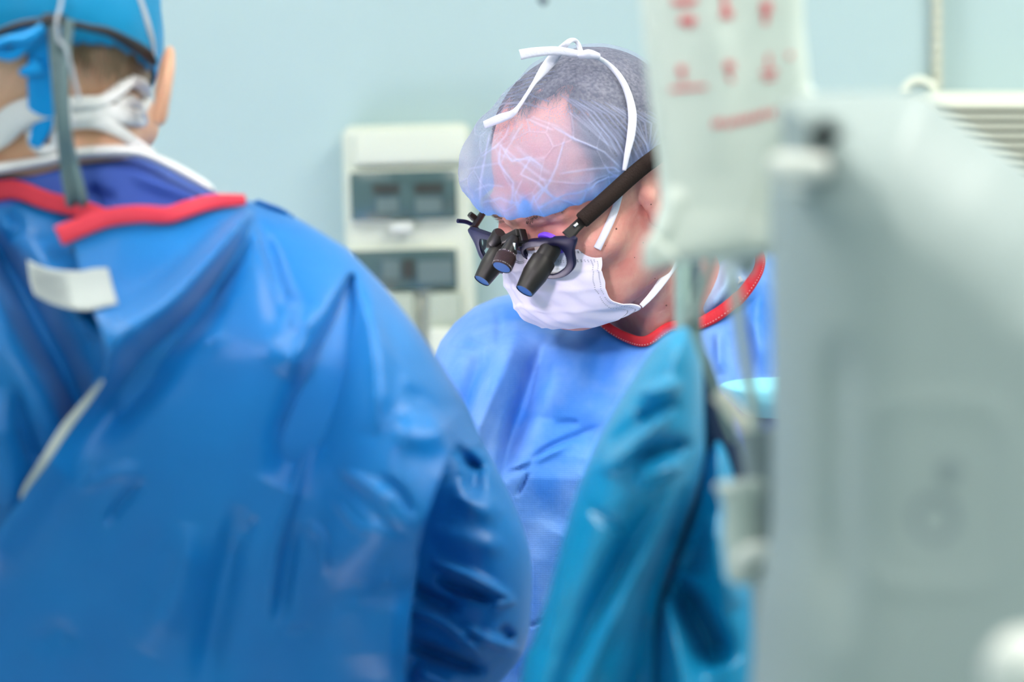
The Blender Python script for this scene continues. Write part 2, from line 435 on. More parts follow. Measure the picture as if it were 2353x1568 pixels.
M = dict(
    wall=mat('wall_paint', (0.47, 0.62, 0.64), 0.6, 0.3, vary=(0.51, 0.65, 0.68), vscale=1.2, bump=[('noise', 120, .1, .002)]),
    floor=mat('floor_vinyl', (0.50, 0.56, 0.56), 0.4, vary=(0.55, 0.60, 0.60)),
    ceil=mat('ceiling_paint', (0.85, 0.87, 0.86), 0.7),
    cream=mat('cream_plastic', (0.80, 0.83, 0.72), 0.4),
    window=mat('smoked_window', (0.055, 0.10, 0.10), 0.12, 0.6),
    dark=mat('dark_breaker', (0.02, 0.025, 0.02), 0.4),
    greybox=mat('grey_breaker', (0.10, 0.15, 0.15), 0.4),
    sage=mat('sage_plastic', (0.44, 0.50, 0.42), 0.5),
    gownA=mat('gown_cloth_deep_blue', (0.0, 0.15, 0.46), 0.45, 0.42, sheen=0.2, vary=(0.0, 0.185, 0.53), vscale=9, bump=[('noise', 26, .25, .006), ('noise', 160, .12, .0012)]),
    gownB=mat('gown_cloth_light_blue', (0.040, 0.215, 0.69), 0.55, 0.35, sheen=0.22, vary=(0.18, 0.37, 0.80), vscale=15, bump=[('noise', 40, .25, .004)], weave=(3100, .22)),
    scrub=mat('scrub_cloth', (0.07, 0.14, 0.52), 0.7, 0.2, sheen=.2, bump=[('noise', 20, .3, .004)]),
    drape=mat('drape_cloth_teal', (0.0, 0.29, 0.60), 0.34, 0.6, sheen=0.05, vary=(0.0, 0.35, 0.66), vscale=5),
    red=mat('red_binding', (0.62, 0.02, 0.035), 0.6, 0.3, bump=[('noise', 220, .4, .0015)]),
    redlight=mat('red_binding_pink', (0.72, 0.045, 0.075), 0.6, 0.3, bump=[('noise', 180, .3, .0015)]),
    thread=mat('thread_white', (0.85, 0.75, 0.7), 0.6),
    white=mat('white_cloth', (0.82, 0.82, 0.82), 0.6, 0.3, sss=0.0, bump=[('noise', 90, .3, .002)]),
    mask=mat('mask_cloth', (0.78, 0.735, 0.88), 0.7, 0.2, bump=[('noise', 300, .15, .0006)]),
    tie=mat('mask_tie_cloth', (0.70, 0.70, 0.80), 0.7, 0.2, bump=[('noise', 500, .5, .0008)]),
    label=mat('label_paper', (0.43, 0.48, 0.47), 0.6),
    labelline=mat('label_print', (0.26, 0.31, 0.34), 0.6),
    cyan=mat('cap_cloth_cyan', (0.0, 0.29, 0.58), 0.5, 0.3, sheen=.2, bump=[('noise', 25, .4, .005)]),
    cyan2=mat('cap_tie_cyan', (0.0, 0.36, 0.85), 0.5, 0.3, sheen=.2, bump=[('noise', 60, .4, .004)]),
    band=mat('black_band', (0.02, 0.016, 0.018), 0.5),
    cable=mat('cable_grey', (0.13, 0.20, 0.21), 0.45),
    clear=mat('clear_wire', (0.55, 0.6, 0.66), 0.3, alpha=0.75),
    skin=mat('skin', (0.68, 0.262, 0.222), 0.5, 0.35, sss=0.25, vary=(0.76, 0.40, 0.32), vscale=45, bump=[('noise', 200, .45, .0016), ('vor', 1100, .10, .0004)]),
    skinA=mat('skin_warm', (0.80, 0.44, 0.27), 0.5, 0.35, sss=0.25, vary=(0.84, 0.50, 0.33), vscale=20),
    earm=mat('skin_ear', (0.78, 0.30, 0.17), 0.5, 0.35, sss=0.3),
    hairB=mat('hair_grey', (0.008, 0.009, 0.018), 0.5, vary=(0.20, 0.18, 0.19), vscale=330, stretch=(1, 1, 1), bump=[('noise', 300, .8, .003)]),
    hairA=mat('hair_brown', (0.17, 0.115, 0.055), 0.6, vary=(0.34, 0.24, 0.15), vscale=60, stretch=(1, 1, .2)),
    brow=mat('brow_hair', (0.10, 0.06, 0.04), 0.6),
    foam=mat('foam_sleeve', (0.022, 0.014, 0.011), 0.85, 0.15, bump=[('noise', 700, .8, .001)]),
    frame=mat('frame_navy', (0.007, 0.007, 0.032), 0.42, 0.22),
    blackp=mat('black_plastic', (0.012, 0.010, 0.009), 0.45, 0.35),
    knurl=mat('knurled_maroon', (0.05, 0.026, 0.026), 0.35, 0.6, metal=.3),
    steel=mat('steel', (0.7, 0.7, 0.72), 0.2, metal=1),
    lensblue=mat('lens_blue', (0.006, 0.055, 0.20), 0.3, 0.5),
    violet=mat('coating_violet', (0.22, 0.07, 0.95), 0.3, 0.9),
    print=mat('white_print', (0.75, 0.75, 0.75), 0.5),
    eyew=mat('eye_white', (0.8, 0.75, 0.7), 0.2), iris=mat('eye_iris', (0.08, 0.05, 0.03), 0.1),
    machine=mat('machine_plastic', (0.36, 0.43, 0.43), 0.5, 0.35),
    machine2=mat('machine_emboss', (0.26, 0.32, 0.34), 0.55, 0.3),
    hole=mat('machine_screw_black', (0.008, 0.01, 0.012), 0.4),
    whitep=mat('white_plastic', (0.80, 0.82, 0.78), 0.4),
    bag=mat('bag_plastic', (0.72, 0.79, 0.73), 0.5, 0.4, bump=[('noise', 12, .3, .01)]),
    redink=mat('red_ink', (0.80, 0.13, 0.16), 0.6),
    pole=mat('pole_paint', (0.36, 0.50, 0.44), 0.4), poled=mat('pole_dark', (0.16, 0.22, 0.24), 0.35),
    strap=mat('strap_plastic', (0.58, 0.66, 0.62), 0.45),
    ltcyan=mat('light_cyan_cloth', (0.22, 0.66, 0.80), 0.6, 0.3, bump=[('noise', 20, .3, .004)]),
    creamtube=mat('cream_tube', (0.80, 0.78, 0.66), 0.35),
    beige=mat('beige_trunking', (0.60, 0.62, 0.54), 0.5, bump=[('noise', 60, .4, .004)]),
    grille=mat('grille_beige', (0.62, 0.63, 0.53), 0.5), grilled=mat('grille_dark', (0.16, 0.19, 0.18), 0.6),
    navy=mat('navy_seam_and_shade', (0.0, 0.02, 0.07), 0.6), shoe=mat('clog_white', (0.7, 0.72, 0.72), 0.4),
)
def glassmat():
    m = bpy.data.materials.new('clear_lens'); m.use_nodes = True; nt = m.node_tree; nt.nodes.clear(); N = nt.nodes.new; L = nt.links.new
    out = N('ShaderNodeOutputMaterial'); mix = N('ShaderNodeMixShader'); tr = N('ShaderNodeBsdfTransparent'); gl = N('ShaderNodeBsdfGlossy')
    tr.inputs[0].default_value = (0.90, 0.95, 0.95, 1); gl.inputs['Roughness'].default_value = 0.05; mix.inputs[0].default_value = 0.06
    L(tr.outputs[0], mix.inputs[1]); L(gl.outputs[0], mix.inputs[2]); L(mix.outputs[0], out.inputs[0]); return m
M['glass'] = glassmat()

# ------------------------------------------------------------------ room shell
def slab(name, c, d, m):
    return structure(MB().box(c, d).build(name, m, smooth=False))
slab('floor', (0, 1.0, -0.05), (5.2, 4.6, 0.1), M['floor'])
slab('ceiling', (0, 1.0, CEIL + 0.05), (5.2, 4.6, 0.1), M['ceil'])
slab('wall_back', (0, ROOM_Y + 0.05, CEIL / 2), (5.2, 0.1, CEIL), M['wall'])
slab('wall_left', (-2.55, 1.0, CEIL / 2), (0.1, 4.2, CEIL), M['wall'])
slab('wall_right', (2.55, 1.0, CEIL / 2), (0.1, 4.2, CEIL), M['wall'])
slab('wall_front', (0, -1.15, CEIL / 2), (5.0, 0.1, CEIL), M['wall'])
for x, y in PANELS:
    e = empty('ceiling_light')
    MB().box((x, y, CEIL - 0.025), (0.62, 1.16, 0.05)).build('housing', M['whitep'], e, smooth=False)
    tag(e, 'white ceiling light panel over the ' + ('back' if y > 1 else 'front') + ' of the room, on the ' + ('machine' if x > 0 else 'cyan-capped surgeon') + ' side', 'ceiling light', 'ceiling light panels')
for k, (lp, lt, pw) in enumerate(LAMPS):
    e = empty('surgical_and_fill_lamp')
    ax = (Vector(lt) - Vector(lp)).normalized(); pc = Vector(lp)
    MB().lathe(pc - ax * 0.10, ax, [(0, .05), (.02, .16), (.06, .24), (.095, .25)], 48).build('lamp_head', M['whitep'], e)
    MB().tube([pc - ax * 0.1, pc - ax * 0.16, pc + Vector((-.14, -.04, .2)), Vector((pc.x - .14, pc.y - .04, CEIL))], 0.02).build('arm', M['whitep'], e)
    tag(e, ['white round surgical lamp head right above the operating table', 'white round lamp head added as fill, tilted at the face of the masked surgeon', 'white round lamp head added as fill above and behind the viewer'][k], 'surgical lamp', 'surgical lamps')
e = empty('bounce_table')
MB().box((-.86, 2.235, .93), (1.35, .38, .10)).build('table_top', M['pole'], e, bevel=.02)
MB().box((-.86, 2.235, .985), (1.40, .40, .03)).build('bounce_sheet', M['white'], e, bevel=.012)  # unseen table, added so its white sheet bounces lamp light onto the face
MB().lathe((-.86, 2.235, 0), (0, 0, 1), [(0, .28), (.06, .28), (.10, .10), (.88, .10)], 32).build('column', M['machine'], e)
tag(e, 'unseen operating table between the two surgeons, added with a white sheet to bounce light', 'operating table')

# ------------------------------------------------------------------ wall things
D_W = ROOM_Y
def wallbox(x0, y0, x1, y1, dep, front=None):
    """box standing on the back wall: pixel rectangle of its face, protruding dep"""
    d = D_W - dep; a = P(x0, y0, d); b = P(x1, y1, d)
    return ((a.x + b.x) / 2, D_W - dep / 2, (a.z + b.z) / 2), (abs(b.x - a.x), dep, abs(a.z - b.z))
e = empty('electrical_panel')
roty = Matrix.Rotation(math.radians(-1.6), 3, 'Y')
mb = MB(); c, dm = wallbox(793, 283, 1092, 1010, 0.07); mb.box(c, dm, roty); mb.build('housing', M['cream'], e, bevel=.014)
c, dm = wallbox(812, 296, 1078, 378, 0.085); MB().box(c, dm, roty).build('top_cover', M['cream'], e, bevel=.006)
for (y0, y1) in ((393, 505), (574, 668)):
    c, dm = wallbox(805, y0, 1050, y1, 0.088); wn = MB().box(c, dm, roty).build('window', M['window'], e, bevel=.003)
    mb = MB(); c, dm = wallbox(799, y0 - 7, 1056, y1 + 7, 0.078); mb.box(c, dm, roty); mb.build('window_frame', M['cream'], e, bevel=.004)
for (x0, x1, y0, y1) in ((856, 918, 424, 446), (952, 1018, 422, 444), (925, 952, 596, 640)):
    c, dm = wallbox(x0, y0, x1, y1, 0.090); MB().box(c, dm, roty).build('breaker', M['dark'], e)
for (x0, x1, y0, y1) in ((866, 915, 455, 488), (955, 1015, 455, 488), (880, 918, 600, 640), (960, 1040, 600, 650)):
    c, dm = wallbox(x0, y0, x1, y1, 0.090); MB().box(c, dm, roty).build('breaker', M['greybox'], e)
c, dm = wallbox(896, 510, 950, 534, 0.094); MB().box(c, dm, roty).build('latch', M['whitep'], e, bevel=.004)
for (x0, x1) in ((890, 955), (985, 1062)):
    c, dm = wallbox(x0, 672, x1, 860, 0.10); MB().box(c, dm, roty).build('lower_cover', M['sage'], e, bevel=.006)
tag(e, 'cream wall-mounted electrical panel with two dark breaker windows', 'electrical panel')

e = empty('wall_box')
c, dm = wallbox(985, 752, 1040, 860, 0.12); MB().box(c, dm).build('case', M['cream'], e, bevel=.006)
tag(e, 'small cream box on the wall below the electrical panel', 'box')

# vertical trunking, clamp, wall unit on the right
e = empty('cable_trunking')
c, dm = wallbox(2145, -700, 2166, 205, 0.03); MB().box(c, dm).build('channel', M['beige'], e, smooth=False)
mb = MB()
for k in range(10):
    c, dm = wallbox(2148, -60 + k * 27, 2163, -46 + k * 27, 0.034); mb.box(c, dm)
mb.build('cable_strip', M['grille'], e, smooth=False)
tag(e, 'thin beige vertical cable trunking running up the back wall', 'trunking')
e = empty('wall_unit')
c, dm = wallbox(2120, 205, 2900, 1100, 0.16); MB().box(c, dm).build('housing', M['cream'], e, bevel=.02)
mb = MB(); md = MB()
c, dm = wallbox(2150, 243, 2890, 560, 0.163); md.box(c, dm)
for k in range(14):
    c, dm = wallbox(2150, 240 + k * 22, 2890, 252 + k * 22, 0.175); mb.box(c, dm)
md.build('grille_recess', M['grilled'], e, smooth=False); mb.build('grille', M['grille'], e, smooth=False)
tag(e, 'cream wall unit with a horizontal slatted grille behind the machine', 'ventilation unit')
e = empty('pipe_clamp')
MB().tube([P(2113 + 34 * math.cos(t), 214 - 30 * math.sin(t), D_W - .1) for t in np.linspace(-.3, math.pi + .3, 20)], .006).build('ring', M['cream'], e)
MB().tube([P(2113, 190, D_W - .1), P(2113, 190, D_W)], .006).build('bracket', M['beige'], e)
tag(e, 'small cream ring clamp on the wall beside the trunking', 'clamp')
e = empty('ceiling_hook')
ptube('rod', [(1205, -1690, 2.9), (1215, -500, 2.9), (1222, -120, 2.9), (1236, -20, 2.9), (1256, 10, 2.9)], .004, M['poled'], e)
ptube('tip', [(1240, -6, 2.9), (1256, 8, 2.9)], .006, M['poled'], e)
tag(e, 'dark hook tip hanging into view at the top of the wall', 'hook')

# ------------------------------------------------------------------ head builder
def frame_matrix(c, F, Lf):
    F = Vector(F).normalized(); Lf = Vector(Lf); Lf = (Lf - F * Lf.dot(F)).normalized(); U = Lf.cross(F) * -1
    U = F.cross(Lf)
    # columns: local +X = person's left, +Y = face, +Z = up
    if U.z < 0: U = -U
    m = Matrix.Identity(4)
    for i in range(3):
        m[i][0] = Lf[i]; m[i][1] = F[i]; m[i][2] = U[i]; m[i][3] = c[i]
    return m
def sym(p): q = p.copy(); q[..., 0] = np.abs(q[..., 0]); return q
def ell2(p, c, r): return ell(p, c, r)
def skull(p, g=0.0):
    return ell(p, (0, -0.008, 0.026), (.076 + g, .096 + g, .086 + g))
def head_sdf(p, ear=True, ec=(.084, -.016, -.002), es=1.0):
    q = sym(p); f = skull(p)
    f = smin(f, ell(p, (0, .030, -.040), (.060, .066, .078)), .03)
    f = smin(f, cap(q, (.050, .008, -.062), (.012, .078, -.090), .020, .016), .028)
    f = smin(f, cap(q, (.006, .090, .022), (.040, .078, .020), .011, .010), .016)
    f = smin(f, ell(q, (.047, .062, -.022), (.022, .024, .020)), .02)
    f = smin(f, ell(p, (0, .088, -.088), (.020, .016, .014)), .018)
    f = smax(f, -ell(q, (.032, .104, .000), (.017, .018, .013)), .010)
    f = smin(f, ell(q, (.032, .080, -.001), (.015, .013, .011)), .004)
    f = smin(f, cap(p, (0, .094, .004), (0, .117, -.034), .0075, .0115), .012)
    f = smin(f, ell(q, (.012, .108, -.037), (.008, .010, .007)), .006)
    f = smin(f, ell(p, (0, .099, -.062), (.024, .009, .006)), .006)
    f = smin(f, ell(p, (0, .098, -.071), (.020, .009, .006)), .005)
    if ear:
        c, s = math.cos(.25), math.sin(.25)
        r = (q - np.array(ec)) / es
        x = r[..., 0] * math.cos(.45) + r[..., 1] * math.sin(.45) ; y = -r[..., 0] * math.sin(.45) + r[..., 1] * math.cos(.45)
        e = np.stack([x, y * c + r[..., 2] * s, -y * s + r[..., 2] * c], -1)
        ea = ell(e, (0, 0, 0), (.007, .018, .031))
        ea = smax(ea, -ell(e, (.008, .002, .003), (.008, .012, .020)), .004)
        ea = smin(ea, ell(e, (.001, .008, -.006), (.005, .005, .007)), .004)
        ea = smin(ea, ell(e, (.000, .003, -.027), (.006, .009, .009)), .006)
        f = smin(f, ea * es, .007)
    return f

def lower_body(p, cx, cy, zs, w=.17):
    """coarse torso, legs and feet in world space under the gown"""
    q = p.copy(); q[..., 0] = np.abs(p[..., 0] - cx)
    f = cap(q, (0, cy, zs - .10), (w * .70, cy, zs - .07), .09, .075)
    f = smin(f, cap(q, (0, cy, zs - .12), (0, cy, .95), .105, .105), .08)
    f = smin(f, cap(q, (.08, cy, .92), (.10, cy, .5), .085, .058), .05)
    f = smin(f, cap(q, (.10, cy, .5), (.11, cy, .09), .056, .04), .03)
    return f
def shoes(cx, cy, dy, parent):
    for sx in (-1, 1):
        fc = lambda p: smax(smin(cap(p, (cx + sx * .11, cy - dy * .05, .045), (cx + sx * .12, cy + dy * .15, .035), .045, .042), cap(p, (cx + sx * .11, cy, .05), (cx + sx * .11, cy, .09), .05, .05), .02), .002 - p[..., 2], .004)
        V, F = nets(fc, (cx + sx * .115 - .12, cy - .25, -.02), (cx + sx * .115 + .12, cy + .25, .17), .012)
        fastmesh('clog', V, F, M['shoe'], parent)

# ================================================================== SURGEON B (centre, in focus)
B = empty('person')
tag(B, 'surgeon bent over in a light blue gown with sheer bouffant cap and white mask', 'person')
HC = P(1359, 406, 2.20)
MBt = frame_matrix(HC, (-.62, -.50, -.60), (.68, -.73, -.094))
MBi = MBt.inverted()
def loc(px, py, xl, d=2.2):
    """head-local point with given local x that appears at the pixel (solved at depth of head)"""
    for _ in range(4):
        wx = (px - W / 2) / S * d - HC.x; wz = CAMH - (py - H / 2) / S * d - HC.z
        a, b, c, e = MBt[0][1], MBt[0][2], MBt[2][1], MBt[2][2]
        rx = wx - MBt[0][0] * xl; rz = wz - MBt[2][0] * xl; det = a * e - b * c
        y = (rx * e - b * rz) / det; z = (a * rz - c * rx) / det
        d = (MBt @ Vector((xl, y, z))).y
    return Vector((xl, y, z))
NB0 = MBi @ P(1475, 500, 2.26); NB1 = MBi @ P(1555, 800, 2.37)
Rl = np.array(MBi.to_3x3()); 
def headneck(p):
    f = head_sdf(p, True, (.083, .002, -.006), 1.05)
    n = cap(p, tuple(NB0), tuple(NB1), .056, .064)
    f = smin(f, n, .022)
    # sternomastoid and collar root
    a = MBi @ P(1500, 560, 2.20); b = MBi @ P(1500, 790, 2.29)
    f = smin(f, cap(p, tuple(a), tuple(b), .013, .016), .02)
    return f
V, F = nets(headneck, (-.13, -.24, -.40), (.13, .135, .125), .0025)
V = V @ np.array(MBt.to_3x3()).T + np.array(HC)
V2, F2 = nets(lambda p: lower_body(p, P(1500, 800, 2.42).x, 2.42, 1.42), (-.25, 2.15, 0), (.55, 2.70, 1.50), .012)
fastmesh('body', np.vstack([V, V2]), np.vstack([F, F2 + len(V)]), M['skin'], B)
shoes(P(1500, 800, 2.42).x, 2.42, -1, B)
# eyes, brows
for sx in (-1, 1):
    pass
mb = MB()
for i in range(300):
    sx = random.choice((-1, 1)); t = random.random()
    x = sx * (.014 + .036 * t); y0 = .099 - .020 * t * t - .004 * t; z0 = .020 + .008 * math.sin(t * 2.4) + random.uniform(-.0035, .0035)
    p = Vector((x, y0 + .000, z0))
    # push onto the surface
    for _ in range(5):
        dd = float(head_sdf(np.array([[p.x, p.y, p.z]]), False)[0]); p.y -= dd
    q = p + Vector((sx * .006, .0035, random.uniform(.000, .005)))
    mb.tube([MBt @ (p - Vector((0, .001, 0))), MBt @ (p + (q - p) * .5 + Vector((0, .0008, 0))), MBt @ q], [.0002, .00016, .00005], 4)
mb.build('eyebrows', M['brow'], B)
M['mole'] = mat('mole_brown', (0.10, 0.03, 0.02), .6)
mb = MB()
for (mx, my, xg, r_) in ((1416, 526, .068, .0009), (1496, 470, .07, .0006), (1458, 592, .06, .0005), (1391, 565, .06, .0004), (1531, 702, .0, .0008), (1478, 558, .0, .0005), (1505, 640, .0, .0005)):
    ray = P(mx, my, 1.0) - Vector((0, 0, CAMH)); dd = 1.98
    for _ in range(70):
        q = MBi @ (Vector((0, 0, CAMH)) + ray * dd); sdv = float(headneck(np.array([[q.x, q.y, q.z]]))[0])
        if sdv < .0002: break
        dd += sdv * .8
    if dd < 2.5: mb = MB(); mb.lathe(P(mx, my, dd + .0004), (0, -1, 0), [(0, r_), (.0006, r_ * .8), (.0009, r_ * .3)], 10); mb.build('mole', M['mole'], B)
# hair under the cap: shell over the skull behind the hairline
def hair_f(p):
    s = skull(p, .0022)
    nz = .003 * np.sin(p[..., 0] * 210 + 3 * np.sin(p[..., 2] * 90)) + .002 * np.sin(p[..., 1] * 330 + p[..., 0] * 150)
    q = np.abs(p[..., 0])
    line = p[..., 1] - (.034 - .024 * np.exp(-((q - .034) / .018) ** 2) + .2 * (q - .055).clip(0)) 
    line = line + .35 * (p[..., 2] - .10).clip(-1, 0) * 0
    ear = .02 - p[..., 2] - .5 * (-p[..., 1]).clip(0)
    g = smax(s + nz * .12, line * .8 + nz * 1.6, .004)
    return smax(g, ear * .8, .003)
V, F = nets(hair_f, (-.09, -.125, -.06), (.09, .11, .13), .0022)
fastmesh('hair', V, F, M['hairB'], B, MBt)

mb = MB(); cnt = 0
while cnt < 2600:
    dv = Vector((random.gauss(0, 1), random.gauss(0, 1), random.gauss(0, 1))).normalized()
    p = Vector((dv.x * .076, -.008 + dv.y * .096, .026 + dv.z * .086))
    if p.z < .03: continue
    q_ = abs(p.x); ln = .034 - .024 * math.exp(-((q_ - .034) / .018) ** 2) + .2 * max(0, q_ - .055)
    t_ = p.y - ln
    if not (-.010 < t_ < .016) or random.random() > math.exp(-max(0, t_) / .006): continue
    nn = Vector((p.x / .076 ** 2, (p.y + .008) / .096 ** 2, (p.z - .026) / .086 ** 2)).normalized()
    cd = Vector((random.uniform(-.5, .5) + (.5 if p.x > 0 else -.5), 1, -.2)); cd = (cd - nn * cd.dot(nn)).normalized()
    L_ = random.uniform(.005, .011)
    mb.tube([MBt @ (p + nn * .0012), MBt @ (p + nn * .0030 + cd * L_ * .5), MBt @ (p + nn * .0022 + cd * L_)], [.00022, .00018, .00006], 3); cnt += 1
mb.build('hairline_hair', M['hairB'], B)
# ---- bouffant cap
RIM = lambda y: np.where(y > 0, .011 + .19 * y, .011 + .28 * y)
def cap_body(p):
    f = skull(p, .0052)
    f = smin(f, ell(p, (-.028, .050, .050), (.050, .056, .040)), .03)      # loose puff over the forehead
    f = smin(f, ell(p, (.015, .060, .045), (.048, .048, .034)), .03)
    return f
CREASE = [  # photo position of the crease lines of the gathered cloth: (pts with width px), density
    ([(1250, 385, 4), (1215, 360, 3), (1175, 370, 3), (1147, 330, 3)], .5), ([(1150, 325, 3), (1147, 375, 4), (1178, 420, 5), (1172, 480, 5)], .45),
    ([(1225, 350, 3), (1195, 400, 3), (1235, 420, 5), (1280, 465, 4)], .4), ([(1125, 300, 3), (1108, 380, 4), (1100, 470, 5)], .4),
    ([(1300, 310, 3), (1280, 380, 4), (1262, 420, 6), (1225, 470, 5)], .5), ([(1147, 330, 2), (1185, 365, 6), (1250, 415, 7), (1262, 450, 4)], .3),
    ([(1260, 285, 2), (1320, 320, 5), (1390, 350, 4), (1430, 390, 3)], .45), ([(1280, 400, 3), (1350, 390, 5), (1410, 385, 3), (1430, 400, 3)], .4),
    ([(1100, 360, 3), (1135, 340, 4), (1150, 325, 3)], .35), ([(1070, 390, 4), (1110, 380, 5), (1150, 375, 4)], .25),
    ([(1200, 285, 3), (1165, 340, 3), (1150, 380, 3)], .3), ([(1170, 280, 3), (1160, 310, 3), (1130, 345, 3)], .3),
    ([(1140, 240, 3), (1200, 235, 4), (1260, 250, 3)], .18), ([(1150, 222, 3), (1210, 215, 4), (1270, 235, 3)], .14),
    ([(1210, 270, 4), (1240, 285, 5), (1275, 300, 3)], .3), ([(1215, 265, 3), (1280, 290, 4), (1330, 330, 3)], .25),
    ([(1340, 440, 4), (1390, 415, 4), (1425, 400, 4)], .4), ([(1230, 480, 6), (1290, 455, 5), (1350, 435, 4)], .3),
    ([(1100, 470, 5), (1150, 455, 6), (1200, 480, 6)], .3), ([(1190, 490, 5), (1180, 450, 4), (1200, 410, 3)], .35),
    ([(1215, 490, 6), (1225, 455, 5), (1250, 430, 3)], .4), ([(1085, 440, 4), (1120, 425, 4), (1160, 430, 3)], .25),
    ([(1390, 375, 3), (1400, 395, 3), (1425, 410, 3)], .3), ([(1180, 330, 10), (1230, 380, 14), (1270, 400, 8)], .22)]
for k in range(15):   # tight parallel gathers over the back of the head
    x = 1290 + k * 15
    y = 190 + k * 3
    CREASE.append(([(x - 10, y + 20 + 3 * k % 7, 1.5), (x + 45, y + 60, 2.4), (min(x + 95, 1500 - (14 - k) * 2), y + 120, 2.6), (min(x + 125, 1500), y + 175, 2)], .30 + .1 * (k % 3)))
for k in range(8):
    CREASE.append(([(1300 + k * 16, 250 + k * 6, 1.5), (1350 + k * 14, 290 + k * 7, 2.5), (1400 + k * 8, 335 + k * 7, 2)], .28))
for k in range(9):
    CREASE.append(([(1110 + k * 5, 300 - k * 15, 1.5), (1150 + k * 9, 262 - k * 12, 2.2), (1215 + k * 9, 240 - k * 10, 1.5)], .12))
V, F = nets(lambda p: np.where(p[..., 2] < -.06, 1, cap_body(p)), (-.11, -.125, -.032), (.10, .128, .128), .0009)
Vw = V @ np.array(MBt.to_3x3()).T + np.array(HC)
PX = Vw[:, 0] / Vw[:, 1] * S + W / 2; PY = H / 2 - (Vw[:, 2] - CAMH) / Vw[:, 1] * S
toward = Vw[:, 1] < HC.y + .03
# outward normals from the field
eps = .001; G = np.stack([cap_body(V + np.eye(3)[k] * eps) - cap_body(V - np.eye(3)[k] * eps) for k in range(3)], 1); G /= np.linalg.norm(G, axis=1)[:, None] + 1e-9
dens = np.full(len(V), .28)
# the loose crumpled cloth over the forehead: creases along the borders of flat facets
sd3 = rng.normal(size=(150, 3)); sd3 /= np.linalg.norm(sd3, axis=1)[:, None]; sd3 = sd3 * np.array([.08, .10, .09]) + np.array([0, 0, .028])
def facets(Vq, seeds):
    f1 = np.full(len(Vq), 9.); f2 = f1.copy()
    for q_ in seeds:
        dq = np.sqrt(((Vq - q_) ** 2).sum(1)); f2 = np.where(dq < f1, f1, np.minimum(f2, dq)); f1 = np.minimum(f1, dq)
    return f1, f2
Vj = V + .004 * np.sin(V[:, [1, 2, 0]] * 90)
f1, f2 = facets(Vj, sd3)
wfront = np.clip((V[:, 1] - .005) / .03, 0, 1) * np.clip((.105 - V[:, 2]) / .02, 0, 1); ht = np.zeros(len(V))
for pts, a in CREASE:
    pl = np.array(pts, float); d, sd, t, wd = dist_poly(PX, PY, pl, False)
    g = np.exp(-(d / (wd * .42 + .9)) ** 2) * np.clip(np.minimum(t, 1 - t) / .12, 0.0, 1) * toward
    dens += .85 * a * g; ht += .0008 * np.clip(a * 2, 0, 1) * g - .0008 * np.exp(-(d / (wd * 3 + 5)) ** 2) * toward
edge_ = np.exp(-((f2 - f1) / .0011) ** 2)
dens += wfront * (.18 * edge_ + .12); ht += wfront * (.0007 * edge_ - .05 * np.clip(.012 - f1, 0, 1))
tuck = np.exp(-(((PX - 1204) / 12) ** 2 + ((PY - 478) / 22) ** 2)) * toward; dens += .45 * tuck
# same gathers all around the parts that face away
ang = np.arctan2(V[:, 1], V[:, 0]); el = V[:, 2]
wav = np.abs(np.sin(ang * 34 + 3 * np.sin(el * 60))) ** 6
back = ~toward
dens += back * .3 * wav; ht += back * .0012 * wav
ht = np.clip(ht, -.0008, .002)
fr = V[:, 2] - RIM(V[:, 1])
blue = np.clip(1 - fr / .030, 0, 1) ** 1.3
dens += .46 * np.clip(1 - fr / .028, 0, 1)
# pouch pulled over the elastic
blue = np.clip(blue + tuck, 0, 1.3)
loose = .0013 * (np.sin(ang * 17 + 40 * el) + .6 * np.sin(ang * 41 + 90 * el + 1)) * np.clip(1 - fr / .05, 0, 1) + .0012 * np.sin(V[:, 0] * 120 + V[:, 2] * 90) * np.cos(V[:, 1] * 140)
Vn = V + G * (ht + loose)[:, None]
# keep the part above the elastic, fold the last centimetre under
keepv = fr > -.0025
Fk = F[keepv[F].all(1)]
used = np.unique(Fk); rm = np.full(len(V), -1); rm[used] = np.arange(len(used))
Vn = Vn[used]; frk = fr[used]; Vn[:, 2] = np.where(frk < 0, RIM(Vn[:, 1]) * .4 + Vn[:, 2] * .6, Vn[:, 2])
M['sheer'] = sheer('sheer_cap_cloth', (0.50, 0.55, 0.80), .4, 'dens', .12, .35)
fastmesh('bouffant_cap', Vn, rm[Fk], M['sheer'], B, MBt, dict(dens=np.clip(dens[used], 0, .95), blue=blue[used]))
# the small folded tuck of the cap above the brow (denser, bluer)
M['tuck'] = mat('cap_tuck_blue', (0.10, 0.34, 0.92), 0.6, 0.3, alpha=.8)
def onlocal(px, py, xl, out=0):
    v = loc(px, py, xl); n = Vector((v.x * .6, .8, .2)).normalized(); return MBt @ (v + n * out)
